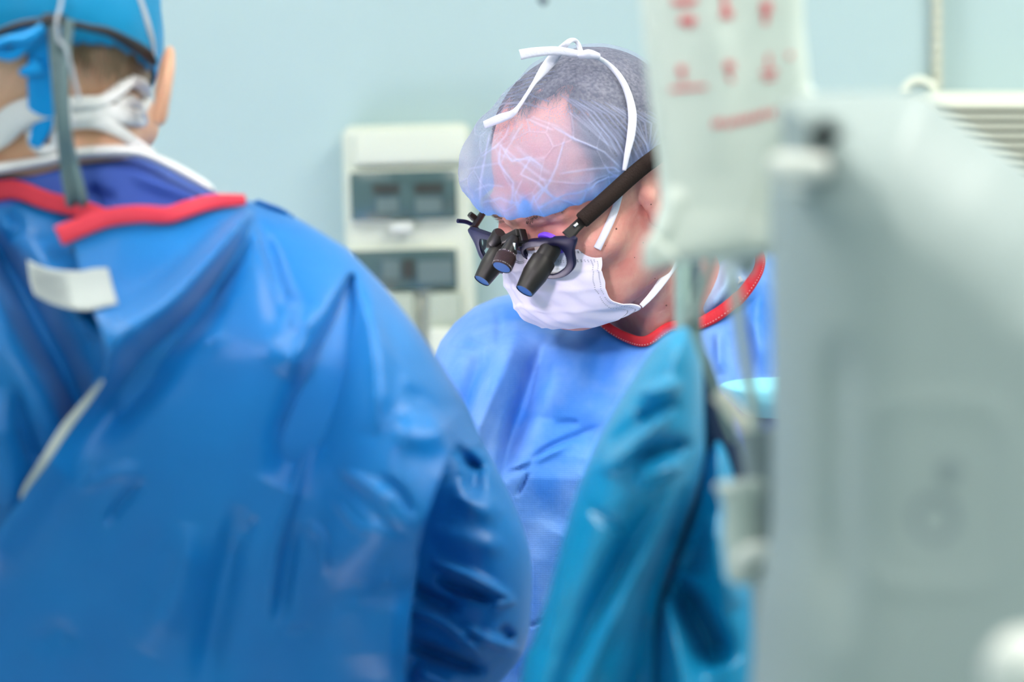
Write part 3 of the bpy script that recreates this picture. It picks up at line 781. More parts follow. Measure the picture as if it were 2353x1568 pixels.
# ---- mask ties, loops over the cap (from the tie at the crown)
def hd(px, py, off=.0):
    """depth of the cap / head front surface at a pixel"""
    ray = P(px, py, 1.0) - Vector((0, 0, CAMH)); dd = 1.98
    for _ in range(60):
        q = MBi @ (Vector((0, 0, CAMH)) + ray * dd)
        pnt = np.array([[q.x, q.y, q.z]]); s = float(min(cap_body(pnt)[0], headneck(pnt)[0]))
        if s < .0006: break
        dd += s * .8
        if dd > 2.45: return None
    return dd - off
def on(pts, off, fb=None):
    out = []
    last = None
    for x, y in pts:
        d = hd(x, y, off)
        if d is None: d = last if last else (fb or 2.2)
        out.append((x, y, d)); last = d
    return out
T = empty('mask'); T.parent = B
ribbon('mask_tie', on([(1113, 287), (1150, 272), (1176, 262)], .011) + on([(1192, 245), (1212, 215), (1228, 190)], .010) + on([(1250, 160), (1268, 138)], .012, 2.13) + [(1300, 102, 2.125), (1316, 92, 2.13), (1328, 100, 2.135), (1336, 126, 2.13)],
       [17, 21, 16, 9, 8, 10, 22, 26, 14, 10, 10, 14], .0006, M['tie'], B, 6, arch=.0006)
ribbon('mask_tie', [(1195, 126, 2.11), (1230, 120, 2.115), (1280, 117, 2.12), (1330, 124, 2.125), (1362, 128, 2.125)], [24, 22, 20, 16, 14], .0006, M['tie'], B, 6, arch=.0006)
ribbon('mask_tie', [(1345, 126, 2.125), (1372, 132, 2.125)] + on([(1400, 150), (1425, 178), (1443, 215), (1453, 262), (1450, 310), (1442, 350), (1434, 392)], .0035), [18, 10, 12, 14, 16, 20, 19, 14, 9], .0006, M['tie'], B, 8, arch=.0008)
ribbon('mask_tie_knot', [(1334, 128, 2.122), (1352, 125, 2.118), (1374, 130, 2.122)], [14, 22, 14], .005, M['tie'], B, 6, arch=.002)
ribbon('mask_tie', on([(1424, 446), (1414, 480), (1402, 510), (1388, 540), (1372, 572)], .0035), [15, 17, 18, 17, 18], .0006, M['tie'], B, 8, arch=.0006)
# ---- mask surface in head space: grid rows top->bottom, columns centre->left
rows = [[(1193, 572, 0), (1225, 576, .012), (1290, 574, .038), (1375, 570, .060)],
        [(1186, 612, 0), (1222, 612, .016), (1300, 612, .042), (1384, 612, .0635)],
        [(1190, 650, 0), (1228, 655, .018), (1305, 655, .042), (1388, 648, .0635)],
        [(1199, 690, 0), (1245, 700, .018), (1325, 700, .042), (1412, 694, .0625)],
        [(1215, 722, 0), (1262, 735, .018), (1350, 735, .040), (1474, 704, .064)],
        [(1258, 751, 0), (1300, 755, .018), (1370, 750, .036), (1440, 727, .056)]]
G_ = np.array([[list(loc(*c)) for c in r] for r in rows])
full = np.concatenate([G_[:, ::-1][:, :-1] * np.array([-1, 1, 1]), G_], 1)
full[:, 3, 1] += .002
R1 = np.stack([crom(full[i], 12) for i in range(len(rows))])           # rows x m x 3
R2 = np.stack([crom(R1[:, j], 12) for j in range(R1.shape[1])], 1)     # n x m x 3
n_, m_ = R2.shape[:2]
for j, ph in ((14, 0), (27, 1), (40, 2)):      # horizontal pleats
    for i in range(n_):
        R2[i, :, 1] += .0014 * math.exp(-((i - j) / 1.6) ** 2) * np.linspace(1, 1, m_)
for i in range(n_):
    jj = np.arange(m_); R2[i, :, 1] += .0010 * np.sin(jj * .30 + i * .18) * math.sin(i * .21) + .0007 * np.sin(jj * .7 - i * .35)
Vm = R2.reshape(-1, 3); idx = np.arange(n_ * m_).reshape(n_, m_)
Fm = np.stack([idx[:-1, :-1].ravel(), idx[1:, :-1].ravel(), idx[1:, 1:].ravel(), idx[:-1, 1:].ravel()], 1)
mk = fastmesh('face_mask', Vm, Fm, M['mask'], B, MBt); sd_ = mk.modifiers.new('s', 'SOLIDIFY'); sd_.thickness = .0012; sd_.offset = 0
bpy.data.objects.remove(T)
# embossed weld dots of the mask
M['dot'] = mat('mask_weld_dots', (0.42, 0.42, 0.50), .6)
mb = MB(); Rw = np.array(MBt.to_3x3())
def mask_pt(u, v):
    i = min(int(v * (n_ - 1)), n_ - 2); j = min(int(u * (m_ - 1)), m_ - 2); return R2[i, j], R2[i, j + 1] - R2[i, j], R2[i + 1, j] - R2[i, j]
def dot(u, v, s=.00055):
    p, a, b = mask_pt(u, v); a = Vector(a).normalized(); b = Vector(b).normalized(); nn = a.cross(b).normalized()
    if nn.y < 0: nn = -nn
    p = Vector(p) + nn * .0009
    c = [MBt @ (p + a * s * x + b * s * y * .8) for x, y in ((-1, -1), (1, -1), (1, 1), (-1, 1))]
    mb.add(c + [MBt @ (p - nn * .0012)], [(0, 1, 2, 3), (1, 0, 4), (2, 1, 4), (3, 2, 4), (0, 3, 4)])
for v in (.045, .06, .135, .15):
    for k in range(120): dot(.03 + .94 * k / 119, v)
for u in (.955, .975, .045, .025):
    for k in range(46): dot(u, .16 + .8 * k / 45)
for u in (.86, .875): 
    for k in range(4): dot(u, .075 + k * .015, .0006)
mb.build('mask_weld_pattern', M['dot'], B, smooth=False)
# lower tie of the mask going round the neck
ribbon('mask_tie', [(1473, 704, 2.170), (1496, 680, 2.188), (1522, 646, 2.205), (1550, 606, 2.225), (1580, 565, 2.245), (1610, 530, 2.27)], [11, 15, 19, 20, 20, 20], .0006, M['tie'], B, 6, arch=.0006)

# ---- gown of the centre surgeon
FOLD_GAIN = 1.35
polyB = [(1300, 668), (1195, 672), (1140, 684), (1090, 706), (1045, 742), (1012, 785), (985, 850), (960, 950), (935, 1100), (930, 1300), (940, 1700), (900, 2300), (890, 3250),
         (2180, 3250), (2150, 2300), (2050, 1700), (2010, 1300), (1990, 1000), (1960, 820), (1900, 690), (1830, 600), (1760, 566), (1735, 558),
         (1748, 590), (1738, 630), (1700, 682), (1640, 728), (1590, 748), (1540, 750), (1490, 782), (1440, 772), (1392, 748), (1340, 700)]
softB = [(930, 3250), (930, 1300), (935, 1100), (960, 950), (985, 850), (1012, 785), (1045, 742), (1090, 706), (1140, 684), (1195, 672), (1300, 668)]
softB = [(900, 3250), (930, 1300), (935, 1100), (960, 950), (985, 850), (1012, 785), (1045, 742), (1090, 706), (1140, 684), (1195, 672), (1300, 650), (1480, 560), (1740, 540), (1830, 595), (1900, 690), (1960, 820), (1990, 1000), (2010, 1300), (2050, 1700), (2180, 3250)]
def dB(X, Y):
    return 2.40 + .03 * np.clip((X - 1500) / 500, -1, 1) - .06 * np.clip((Y - 700) / 400, 0, 1) + .04 * np.clip((Y - 1200) / 800, 0, 2)
foldsB = [([(1262, 770, 26), (1215, 900, 34), (1175, 1010, 28), (1150, 1110, 16)], -.020, .8),
          ([(1200, 740, 22), (1150, 850, 30), (1105, 960, 26), (1085, 1060, 20)], .014),
          ([(1290, 760, 30), (1262, 850, 36), (1250, 960, 36)], .008),
          ([(1110, 800, 20), (1090, 880, 24), (1060, 960, 24)], -.010),
          ([(1150, 1092, 4), (1205, 1072, 5), (1260, 1030, 6), (1330, 1000, 7), (1380, 978, 6)], -.0040, 1.4),
          ([(1165, 1080, 6), (1250, 1050, 7), (1310, 1020, 6)], .0035),
          ([(1215, 1085, 3), (1203, 1112, 4), (1186, 1142, 3)], -.005),
          ([(1275, 975, 6), (1300, 972, 8), (1330, 972, 6)], -.003),
          ([(1215, 1440, 4), (1235, 1432, 4), (1255, 1426, 4)], -.004),
          ([(1030, 790, 4), (1080, 796, 5), (1125, 805, 4)], -.0022), ([(1075, 770, 4), (1110, 790, 5), (1135, 800, 4)], -.002),
          ([(1140, 690, 10), (1148, 750, 9), (1140, 800, 7)], -.004), ([(1115, 830, 5), (1120, 800, 6), (1125, 790, 5)], .003),
          ([(1400, 790, 30), (1360, 900, 45), (1330, 1050, 40)], -.008), ([(1330, 770, 30), (1330, 880, 40), (1380, 1000, 40)], .007),
          ([(1270, 1200, 40), (1240, 1350, 50), (1230, 1560, 50)], .006), ([(1350, 1100, 30), (1290, 1230, 40)], -.004),
          ([(1760, 640, 20), (1740, 740, 25), (1760, 860, 20)], .008), ([(1700, 720, 12), (1715, 800, 16), (1700, 880, 14)], -.006), ([(1650, 760, 10), (1655, 860, 14)], .006)]
gB, gBd = puff('gown', polyB, dB, .135, 230, 5, M['gownB'], B, foldsB, soft=softB, Tb=.12,
               extra=lambda X, Y: .0022 * waves(X, Y, 3, 7, 110, (1, 1.6)))
neckline = [(1340, 700), (1392, 748), (1440, 776), (1485, 784), (1540, 752), (1590, 748), (1640, 728), (1700, 682), (1738, 630), (1748, 590), (1733, 556)]
# collar band stands on the neckline
def nd(x, y): return gBd(x, y) - .003
cpts = [(x, y, nd(x, y + 12)) for x, y in neckline[:-2]] + [(1746, 592, nd(1740, 640) + .015), (1730, 558, nd(1740, 640) + .03)]
cpts = [(x, y, min(d_, 2.268) if x > 1575 else d_) for x, y, d_ in cpts]
ribbon('collar_binding', cpts, [16, 19, 22, 24, 24, 26, 30, 30, 26, 24, 20], .002, M['red'], B, 8, arch=.001)
mb = MB()
q = crom(cpts, 18)
for i in range(0, len(q) - 2, 2):
    a, b = q[i], q[i + 1]; t = (b - a)[:2]; t = t / (np.linalg.norm(t) + 1e-9); nrm = np.array([-t[1], t[0]])
    o1 = a[:2] + nrm * 8; o2 = b[:2] + nrm * 8
    mb.tube([P(*o1, a[2] - .0026), P(*(o1 + (o2 - o1) * .7), b[2] - .0026)], .00028, 5)
mb.build('collar_stitching', M['thread'], B)
# inner shirt seen inside the neckline on the right
ip = [(1560, 700), (1590, 650), (1640, 612), (1700, 575), (1742, 552), (1764, 580), (1752, 630), (1710, 700), (1650, 748), (1600, 768), (1560, 770)]
M['inner'] = mat('pale_blue_shirt', (0.42, 0.60, 0.86), .6, .3, bump=[('noise', 30, .3, .004)])
puff('undershirt', ip, 2.325, .05, 70, 7, M['inner'], B, [([(1680, 600, 10), (1665, 660, 14), (1620, 720, 12)], .012), ([(1715, 590, 8), (1700, 640, 10)], -.01)], smooth_poly=6)
M['innerw'] = mat('white_shirt_edge', (0.80, 0.84, 0.9), .6)
ribbon('undershirt_edge', [(1680, 665, 2.285), (1688, 650, 2.28), (1704, 640, 2.28)], 14, .002, M['innerw'], B)

# ================================================================== LOUPE GLASSES
GL = empty('loupe_glasses')
tag(GL, 'navy-framed magnifying loupes with black foam temple sleeve on the central surgeon', 'glasses')
def ol(x, y, z): return MBt @ Vector((x, y, z))
def plate(name, outer, holes, mat_, parent, y_of, th):
    """plate in head space, outline (x,z); built as ring strips between matched outlines"""
    V = []; F = []; n = len(outer)
    for layer in (0, 1):
        for ring in (outer, holes):
            for (x, z) in ring:
                V.append(ol(x, y_of(x) + (th if layer else 0) + .20 * (ZT + .012 - z), z))
    for k in range(n):
        k2 = (k + 1) % n
        F.append((k, k2, n + k2, n + k)); F.append((2 * n + k, 3 * n + k, 3 * n + k2, 2 * n + k2))
        F.append((k, 2 * n + k, 2 * n + k2, k2)); F.append((n + k, n + k2, 3 * n + k2, 3 * n + k))
    o = meshobj(name, V, F, mat_, parent)
    b = o.modifiers.new('b', 'BEVEL'); b.width = .0008; b.segments = 2; b.limit_method = 'ANGLE'; b.angle_limit = math.radians(50)
    return o
yfr = lambda x: .104 - 1.9 * x * x
ZT = .004
lens_in = [(.011, ZT - .008), (.020, ZT - .004), (.035, ZT - .002), (.050, ZT - .002), (.055, ZT - .006), (.058, ZT - .014), (.057, ZT - .025), (.050, ZT - .033), (.038, ZT - .038), (.024, ZT - .035), (.015, ZT - .026), (.010, ZT - .015)]
lens_out = [(.0065, ZT - .003), (.018, ZT + .004), (.035, ZT + .006), (.055, ZT + .007), (.0725, ZT + .004), (.067, ZT - .011), (.064, ZT - .028), (.054, ZT - .038), (.038, ZT - .042), (.022, ZT - .039), (.011, ZT - .029), (.0065, ZT - .015)]
lens_in = [(a * .96, ZT + (b - ZT) * .74) for a, b in lens_in]; lens_out = [(a * .96, ZT + (b - ZT) * .78) for a, b in lens_out]
for sx in (1, -1):
    i2 = [(sx * a, b) for a, b in crom(lens_in, 6, True)]; o2 = [(sx * a, b) for a, b in crom(lens_out, 6, True)]
    plate('rim', o2, i2, M['frame'], GL, yfr, .0045)
    V = [ol(a, yfr(a) + .002 + .20 * (ZT + .012 - b), b) for a, b in i2]; V2 = [ol(a, yfr(a) + .0035 + .20 * (ZT + .012 - b), b) for a, b in i2]; n = len(V)
    meshobj('lens', V + V2, [tuple(range(n)), tuple(range(2 * n - 1, n - 1, -1))] + [(k, (k + 1) % n, n + (k + 1) % n, n + k) for k in range(n)], M['glass'], GL, smooth=False)
    mb = MB().tube([ol(sx * .062, yfr(.062) + .0052, ZT + .003), ol(sx * .064, yfr(.064) + .0052, ZT - .006)], .0009); mb.build('hinge_pin', M['steel'], GL)
mb = MB()
mb.tube([ol(-.009, .106, ZT - .004), ol(0, .109, ZT + .001), ol(.009, .106, ZT - .004)], [.004, .0045, .004], 12); mb.build('bridge', M['frame'], GL)
# nose pads
for sx in (1, -1):
    MB().tube([ol(sx * .009, .102, ZT - .012), ol(sx * .009, .097, ZT - .020), ol(sx * .0095, .096, ZT - .027)], [.001, .002, .001], 8).build('nose_pad', M['steel'], GL)
# temples
h0 = ol(.067, yfr(.067) + .001, ZT + .002)
w0 = P(1312, 536, h0.y); pA = P(1330, 512, h0.y + .004); pS0 = P(1345, 500, h0.y + .008)
d1 = hd(1440, 415, .006); d2 = hd(1495, 368, .004) or 2.2
sleeve = [(1336, 508, h0.y + .006), (1385, 465, (h0.y + d1) / 2), (1440, 415, d1), (1475, 385, (d1 + d2) / 2), (1500, 366, d2), (1530, 345, d2 + .03), (1556, 350, d2 + .07), (1570, 385, d2 + .09)]
def flat_tube(name, pts, hw, th, m, parent):
    return ribbon(name, pts, hw, th, m, parent, 6, cross=7, arch=.001)
ribbon('temple', [(1303, 544, h0.y - .001), (1322, 524, h0.y + .002), (1345, 502, h0.y + .009)], [30, 25, 24], .003, M['blackp'], GL, 6)
ribbon('temple_slot', [(1319, 521, h0.y - .0005), (1327, 514, h0.y + .0005)], 6, .003, M['steel'], GL, 6)
MB().tube([P(*p) for p in crom(sleeve, 8)], [.0068, .0074] + [.0073] * 44 + [.0068] * (len(crom(sleeve, 8)) - 46), 20).build('foam_sleeve', M['foam'], GL)
hr = ol(-.067, yfr(.067) + .001, ZT + .002)
MB().tube([hr, ol(-.074, .072, ZT + .003), ol(-.079, .03, ZT + .008), ol(-.082, -.02, .012), ol(-.080, -.05, -.012)], [.0035, .003, .005, .005, .003], 8).build('temple', M['blackp'], GL)
# protective side wing on the far temple and hinge
ww = crom([loc(1061, 499, -.072), loc(1085, 503, -.070), loc(1108, 520, -.066), loc(1123, 543, -.062), loc(1122, 560, -.060), loc(1112, 566, -.060)], 8)
MB().tube([MBt @ (Vector(p) + Vector((0, .006, 0))) for p in ww], .0020, 8).build('side_wing', M['frame'], GL)
MB().tube([MBt @ loc(1079, 492, -.074), MBt @ loc(1088, 500, -.073), MBt @ loc(1098, 506, -.072)], [.0028, .0034, .0025], 10).build('hinge', M['blackp'], GL)

DIRL = Vector((-.50, -.34, -.80)).normalized()
def scope(pt, length, rad, parent, tip=.0078):
    sc = empty('telescope'); sc.parent = parent
    base = P(*pt)
    MB().lathe(base, DIRL, [(-.004, rad * .75), (0, rad * .86), (.012, rad * .86), (.0125, rad * .96)], 48).build('eyepiece', M['blackp'], sc)
    MB().lathe(base, DIRL, [(.0125, rad * .8), (.0126, rad), (.0135, rad * 1.04), (length * .62, rad * 1.04), (length * .64, rad * 1.02), (length - .001, tip * 1.03), (length, tip * 1.0), (length, tip * .93)], 56, False, False).build('barrel', M['blackp'], sc)
    MB().lathe(base, DIRL, [(length - .006, tip * .3), (length - .0006, tip * .95)], 48).build('objective_lens', M['lensblue'], sc)
    return sc
dn = ol(.03, .108, 0).y
s1 = scope((1266, 572, dn - .002), .047, .0108, GL, .0082)
s2 = scope((1164, 556, dn + .030), .044, .0098, GL, .0076)
# violet coating ring around the left eyepiece on the lens
MB().lathe(P(1263, 566, dn - .002), DIRL, [(-.0070, .0080), (-.0062, .0125), (-.0035, .0140), (-.0020, .0128)], 48).build('eyepiece_ring', M['violet'], GL)
# headlamp between the telescopes
hl = empty('headlamp'); hl.parent = GL
hb = P(1180, 553, dn - .002); DH = Vector((-.36, -.42, -.83)).normalized()
MB().lathe(hb, DH, [(-.003, .0040), (.002, .0058), (.010, .0068), (.0145, .0074)], 40).build('lamp_neck', M['blackp'], hl)
prof = [(.0145, .0082)] + [(.0165 + .0006 * k, .0090 + (.00035 if k % 2 else -.0001)) for k in range(20)] + [(.0290, .0086)]
MB().lathe(hb, DH, prof, 48, True, False).build('lamp_barrel', M['knurl'], hl)
MB().lathe(hb, DH, [(.0285, .002), (.0288, .0078)], 40).build('lamp_lens', M['lensblue'], hl)
mb = MB()
u = DH.orthogonal().normalized(); vv = DH.cross(u)
for ring_t, n0, n1 in ((.0150, 0, 60),):
    pass
for k in range(60):   # printed marks round the barrel: short strokes
    th = 2 * math.pi * k / 60
    if k % 6 in (0,): continue
    r = .0084; pos = hb + DH * (.0148 + .0008 * (k % 2)) + (u * math.cos(th) + vv * math.sin(th)) * r
    mb.tube([pos, pos + DH * .0009], .00022, 4)
for k in range(60):
    if k % 7 in (0, 5): continue
    th = 2 * math.pi * k / 60
    r = .0090; pos = hb + DH * .0272 + (u * math.cos(th) + vv * math.sin(th)) * r
    mb.tube([pos, pos + DH * .0008], .00025, 4)
mb.build('lamp_print', M['print'], hl)
# bridge bracket and clamp bars holding them
mb = MB()
def bar(a, b, w_, h_):
    a = P(*a); b = P(*b); c = (a + b) / 2; t = (b - a); q = t.to_track_quat('X', 'Z').to_matrix(); mb.box(c, (t.length, w_, h_), q)
bar((1205, 540, dn), (1176, 552, dn + .008), .010, .012); bar((1196, 534, dn - .002), (1160, 553, dn + .014), .010, .007)
bar((1124, 560, dn + .036), (1160, 566, dn + .022), .008, .008); bar((1150, 545, dn + .03), (1192, 560, dn), .008, .006)
mb.build('mount_bracket', M['blackp'], GL, bevel=.0012)
mb = MB(); mb.lathe(P(1128, 562, dn + .026), (1, -.2, -.15), [(0, .004), (.012, .004)], 20); mb.lathe(P(1140, 548, dn + .020), (.4, -.6, .6), [(-.006, .0058), (.006, .0062), (.008, .005)], 24)
mb.build('mount_knob', M['blackp'], GL)
MB().tube([P(1181, 560, dn - .008), P(1180, 572, dn - .009), P(1186, 584, dn - .006)], [.0025, .0028, .0012], 10).build('mount_screw', M['steel'], GL)

# ================================================================== SURGEON A (left, seen from behind)
A = empty('person')
tag(A, 'surgeon seen from behind in a deep blue gown and bright cyan cloth cap', 'person')
DA = 1.80
FOLD_GAIN = 1.4
HA = P(112, 150, DA)
MAt = frame_matrix(HA, (.12, .93, -.30), (-1, .12, .02))
# local +X = left of the person = image left
MAi = MAt.inverted()
NA0 = MAi @ P(120, 230, 1.824); NA1 = MAi @ P(130, 520, 1.935)
def hnA(p):
    f = head_sdf(p, True, (.094, -.012, -.019), .90); f = smin(f, cap(p, tuple(NA0), tuple(NA1), .058, .058), .02)
    return f
V, F = nets(hnA, (-.115, -.22, -.30), (.115, .14, .13), .003)
V = V @ np.array(MAt.to_3x3()).T + np.array(HA)
V2, F2 = nets(lambda p: lower_body(p, P(230, 800, 1.84).x, 1.85, 1.44), (-.62, 1.6, 0), (.10, 2.1, 1.52), .012)
fastmesh('body', np.vstack([V, V2]), np.vstack([F, F2 + len(V)]), M['skinA'], A)
shoes(P(230, 800, 1.84).x, 1.85, 1, A)
def hairA_f(p):
    s = skull(p, .004)
    nz = .003 * np.sin(p[..., 0] * 260 + 4 * np.sin(p[..., 2] * 60)) + .0025 * np.sin(p[..., 0] * 420 + 1)
    zc = -.018 + 4.5 * (p[..., 0] ** 2) * 0
    g = smax(s, (zc - p[..., 2]) + nz * 1.4, .006)
    return smax(g, p[..., 1] - .03, .004)
V, F = nets(hairA_f, (-.095, -.125, -.08), (.095, .06, .12), .003)
fastmesh('hair', V, F, M['hairA'], A, MAt)
mb = MB()
for i in range(1100):
    th = random.uniform(-1.25, 1.25); x = .076 * math.sin(th); y = -.008 - .097 * math.cos(th) * .97
    z = random.uniform(-.020, .012)
    k = math.sqrt(max(.05, 1 - ((z - .028) / .089) ** 2)); x *= k; y = -.008 + (y + .008) * k
    L_ = random.uniform(.008, .020); p = Vector((x, y, z)) * 1.0; dr = Vector((random.uniform(-.15, .15), .42, -1)).normalized()
    o_ = Vector((x, y + .008, 0)).normalized() * .004
    mb.tube([MAt @ (p + o_), MAt @ (p + o_ + dr * L_ * .6), MAt @ (p + o_ * .5 + dr * L_)], [.0007, .0005, .0001], 4)
mb.build('nape_hair', M['hairA'], A)
# cloth cap
def capA(p):
    f = skull(p, .005); f = smin(f, ell(p, (0, -.03, .075), (.076, .082, .06)), .02); return f
V, F = nets(capA, (-.12, -.15, -.08), (.12, .15, .16), .0032)
rimA = .000 - .026 * np.cos(V[:, 0] / .08 * 1.4) * (V[:, 1] < 0)
ang = np.arctan2(V[:, 1], V[:, 0])
sc_ = 1 + .010 * np.sin(ang * 14 + 20 * V[:, 2]) * np.clip((V[:, 2] + .02) / .08, 0, 1)
keepv = V[:, 2] > rimA; Fk = F[keepv[F].all(1)]; used = np.unique(Fk); rm = np.full(len(V), -1); rm[used] = np.arange(len(used))
Vc = V.copy(); Vc[:, :2] *= sc_[:, None]
cA = fastmesh('surgical_cap', Vc[used], rm[Fk], M['cyan'], A, MAt); m_s = cA.modifiers.new('s', 'SOLIDIFY'); m_s.thickness = .0015
# cap details: lower cyan fold, pale seam tape, ties
def hdA(px, py, off=0.0, fb=None):
    ray = P(px, py, 1.0) - Vector((0, 0, CAMH)); dd = 1.60
    for _ in range(50):
        q = MAi @ (Vector((0, 0, CAMH)) + ray * dd); pnt = np.array([[q.x, q.y, q.z]])
        s = float(hnA(pnt)[0])
        if q.z > -.01: s = min(s, float(capA(pnt)[0]))
        if s < .0008: return dd - off
        dd += s * .8
        if dd > 1.95: break
    return fb
def onA(pts, off, fb=1.78): 
    return [(x, y, hdA(x, y, off) or fb) for x, y in pts]
ribbon('cap_seam_tape', onA([(300, -60), (318, -10), (338, 50), (350, 95), (354, 138)], .004, 1.76), [13, 13, 14, 11, 7], .0015, M['white'], A)
ribbon('cap_tie', onA([(88, 48), (100, 90), (100, 130), (96, 180)], .006) + onA([(96, 230), (92, 290), (80, 335)], .008), [46, 66, 74, 66, 62, 54, 26], .003, M['cyan2'], A, 6, arch=.0018)
ribbon('cap_tie', onA([(100, 60), (60, 70), (20, 92), (-30, 100)], .010), [26, 30, 34, 30], .003, M['cyan2'], A, 6, arch=.0018)
ribbon('cap_tie', onA([(95, 75), (60, 100), (30, 125), (0, 122), (-40, 110)], .014), [22, 30, 26, 30, 26], .003, M['cyan2'], A, 6, arch=.0018)
ribbon('cap_tie', onA([(100, 62), (60, 88), (20, 92), (-20, 108)], .020), [20, 22, 20, 20], .003, M['cyan2'], A, 6, arch=.003)
ribbon('cap_tie', onA([(95, 150), (70, 160), (48, 168)], .012), [44, 30, 16], .003, M['cyan2'], A, 6, arch=.003)
# headlight band and its cables: own thing
HB = empty('headlight_band')
tag(HB, 'black headlight band with two grey cables round the cyan cap', 'headlight')
ribbon('band', onA([(-60, 105), (-20, 85), (20, 66), (60, 54), (110, 50), (165, 56), (205, 64), (250, 74), (300, 100), (335, 122), (352, 142)], .013), [14, 14, 14, 15, 17, 17, 16, 20, 26, 26, 18], .005, M['band'], HB, 6, arch=.001)
MB().box(P(125, 44, hdA(125, 44, .010)), (.016, .010, .007)).build('buckle', M['band'], HB, bevel=.002)
dc = hdA(140, 60, .014)
ptube('cable', [(120, 44, dc), (126, 120, dc), (134, 220, dc), (142, 300, dc + .005), (150, 380, 1.715), (162, 455, 1.722), (166, 480, 1.74)], .0042, M['cable'], HB, 8, 12)
ptube('cable', [(157, 46, dc), (150, 120, dc - .002), (146, 200, dc - .004), (150, 290, dc), (166, 370, 1.712), (188, 455, 1.720), (194, 480, 1.74)], .0042, M['cable'], HB, 8, 12)
ptube('thin_wire', [(142, -40, dc), (140, 8, dc - .002), (130, 50, dc - .006), (134, 90, dc - .006), (152, 112, dc - .008), (165, 160, dc - .004), (183, 232, dc)], .0014, M['clear'], HB, 8, 8)
# mask ties at the nape
for pts, wd in (
    ([(-60, 345), (-10, 318), (40, 290), (100, 282), (150, 290)], [30, 34, 30, 26, 22]),
    ([(-150, 350), (-100, 345), (-50, 325), (0, 300), (50, 262), (110, 245), (165, 250)], [50, 66, 80, 76, 66, 56, 46]),
    ([(130, 238), (190, 236), (235, 232), (275, 205), (302, 184)], [34, 32, 30, 32, 26]),
    ([(302, 184), (325, 196), (334, 222), (320, 250), (280, 268)], [26, 32, 32, 34, 32]),
    ([(120, 262), (190, 262), (250, 262), (300, 268), (328, 276)], [52, 50, 46, 44, 34]),
    ([(150, 285), (210, 280), (262, 296), (310, 328), (352, 356)], [30, 32, 30, 26, 20]),
    ([(265, 240), (300, 232), (320, 258), (330, 282)], [22, 30, 28, 22]),
    ([(70, 300), (80, 330), (100, 345), (125, 335), (128, 300)], [22, 28, 26, 26, 24])):
    ribbon('mask_tie', onA(pts, .007, 1.75), wd, .002, M['white'], A, 6, arch=.0015)

# ---- gown A: scrub shirt, base with the left half, right flap, sleeve
def dA(X, Y):
    t = np.clip((Y - 450) / 400, 0, 1); t = t * t * (3 - 2 * t)
    u = np.clip((Y - 780) / 900, 0, 2.2); u = u * u / (u + .3)
    return 1.813 - .040 * t + .07 * u
softA = [(-420, 4000), (-560, 2400), (-700, 1300), (-640, 900), (-500, 640), (-200, 440), (0, 380), (160, 345), (300, 345), (360, 362), (460, 412), (600, 470), (700, 510), (800, 572), (880, 655), (960, 755),
         (1010, 830), (1060, 910), (1102, 1000), (1160, 1110), (1205, 1230), (1222, 1300), (1300, 2000), (1300, 4000)]
scrub = [(-260, 470), (-120, 400), (0, 384), (110, 368), (190, 350), (300, 346), (362, 366), (440, 410), (505, 448), (575, 470), (560, 520), (300, 560), (120, 520), (0, 490), (-260, 500)]
puff('scrub_shirt', scrub, lambda X, Y: 1.829 + 0 * X, .078, 60, 6, M['scrub'], A, [([(200, 430, 14), (260, 470, 20)], -.008), ([(300, 400, 16), (420, 440, 18), (500, 470, 12)], .006), ([(360, 380, 8), (440, 430, 10), (500, 455, 8)], -.005)], soft=softA, smooth_poly=None)
sc_o, scd = puff('undershirt', [(-150, 396), (0, 374), (100, 356), (180, 338), (290, 334), (350, 350), (420, 382), (485, 424), (480, 440), (350, 372), (290, 362), (190, 366), (100, 384), (0, 402), (-150, 430)], 1.752, .012, 14, 4, M['white'], A, smooth_poly=4)
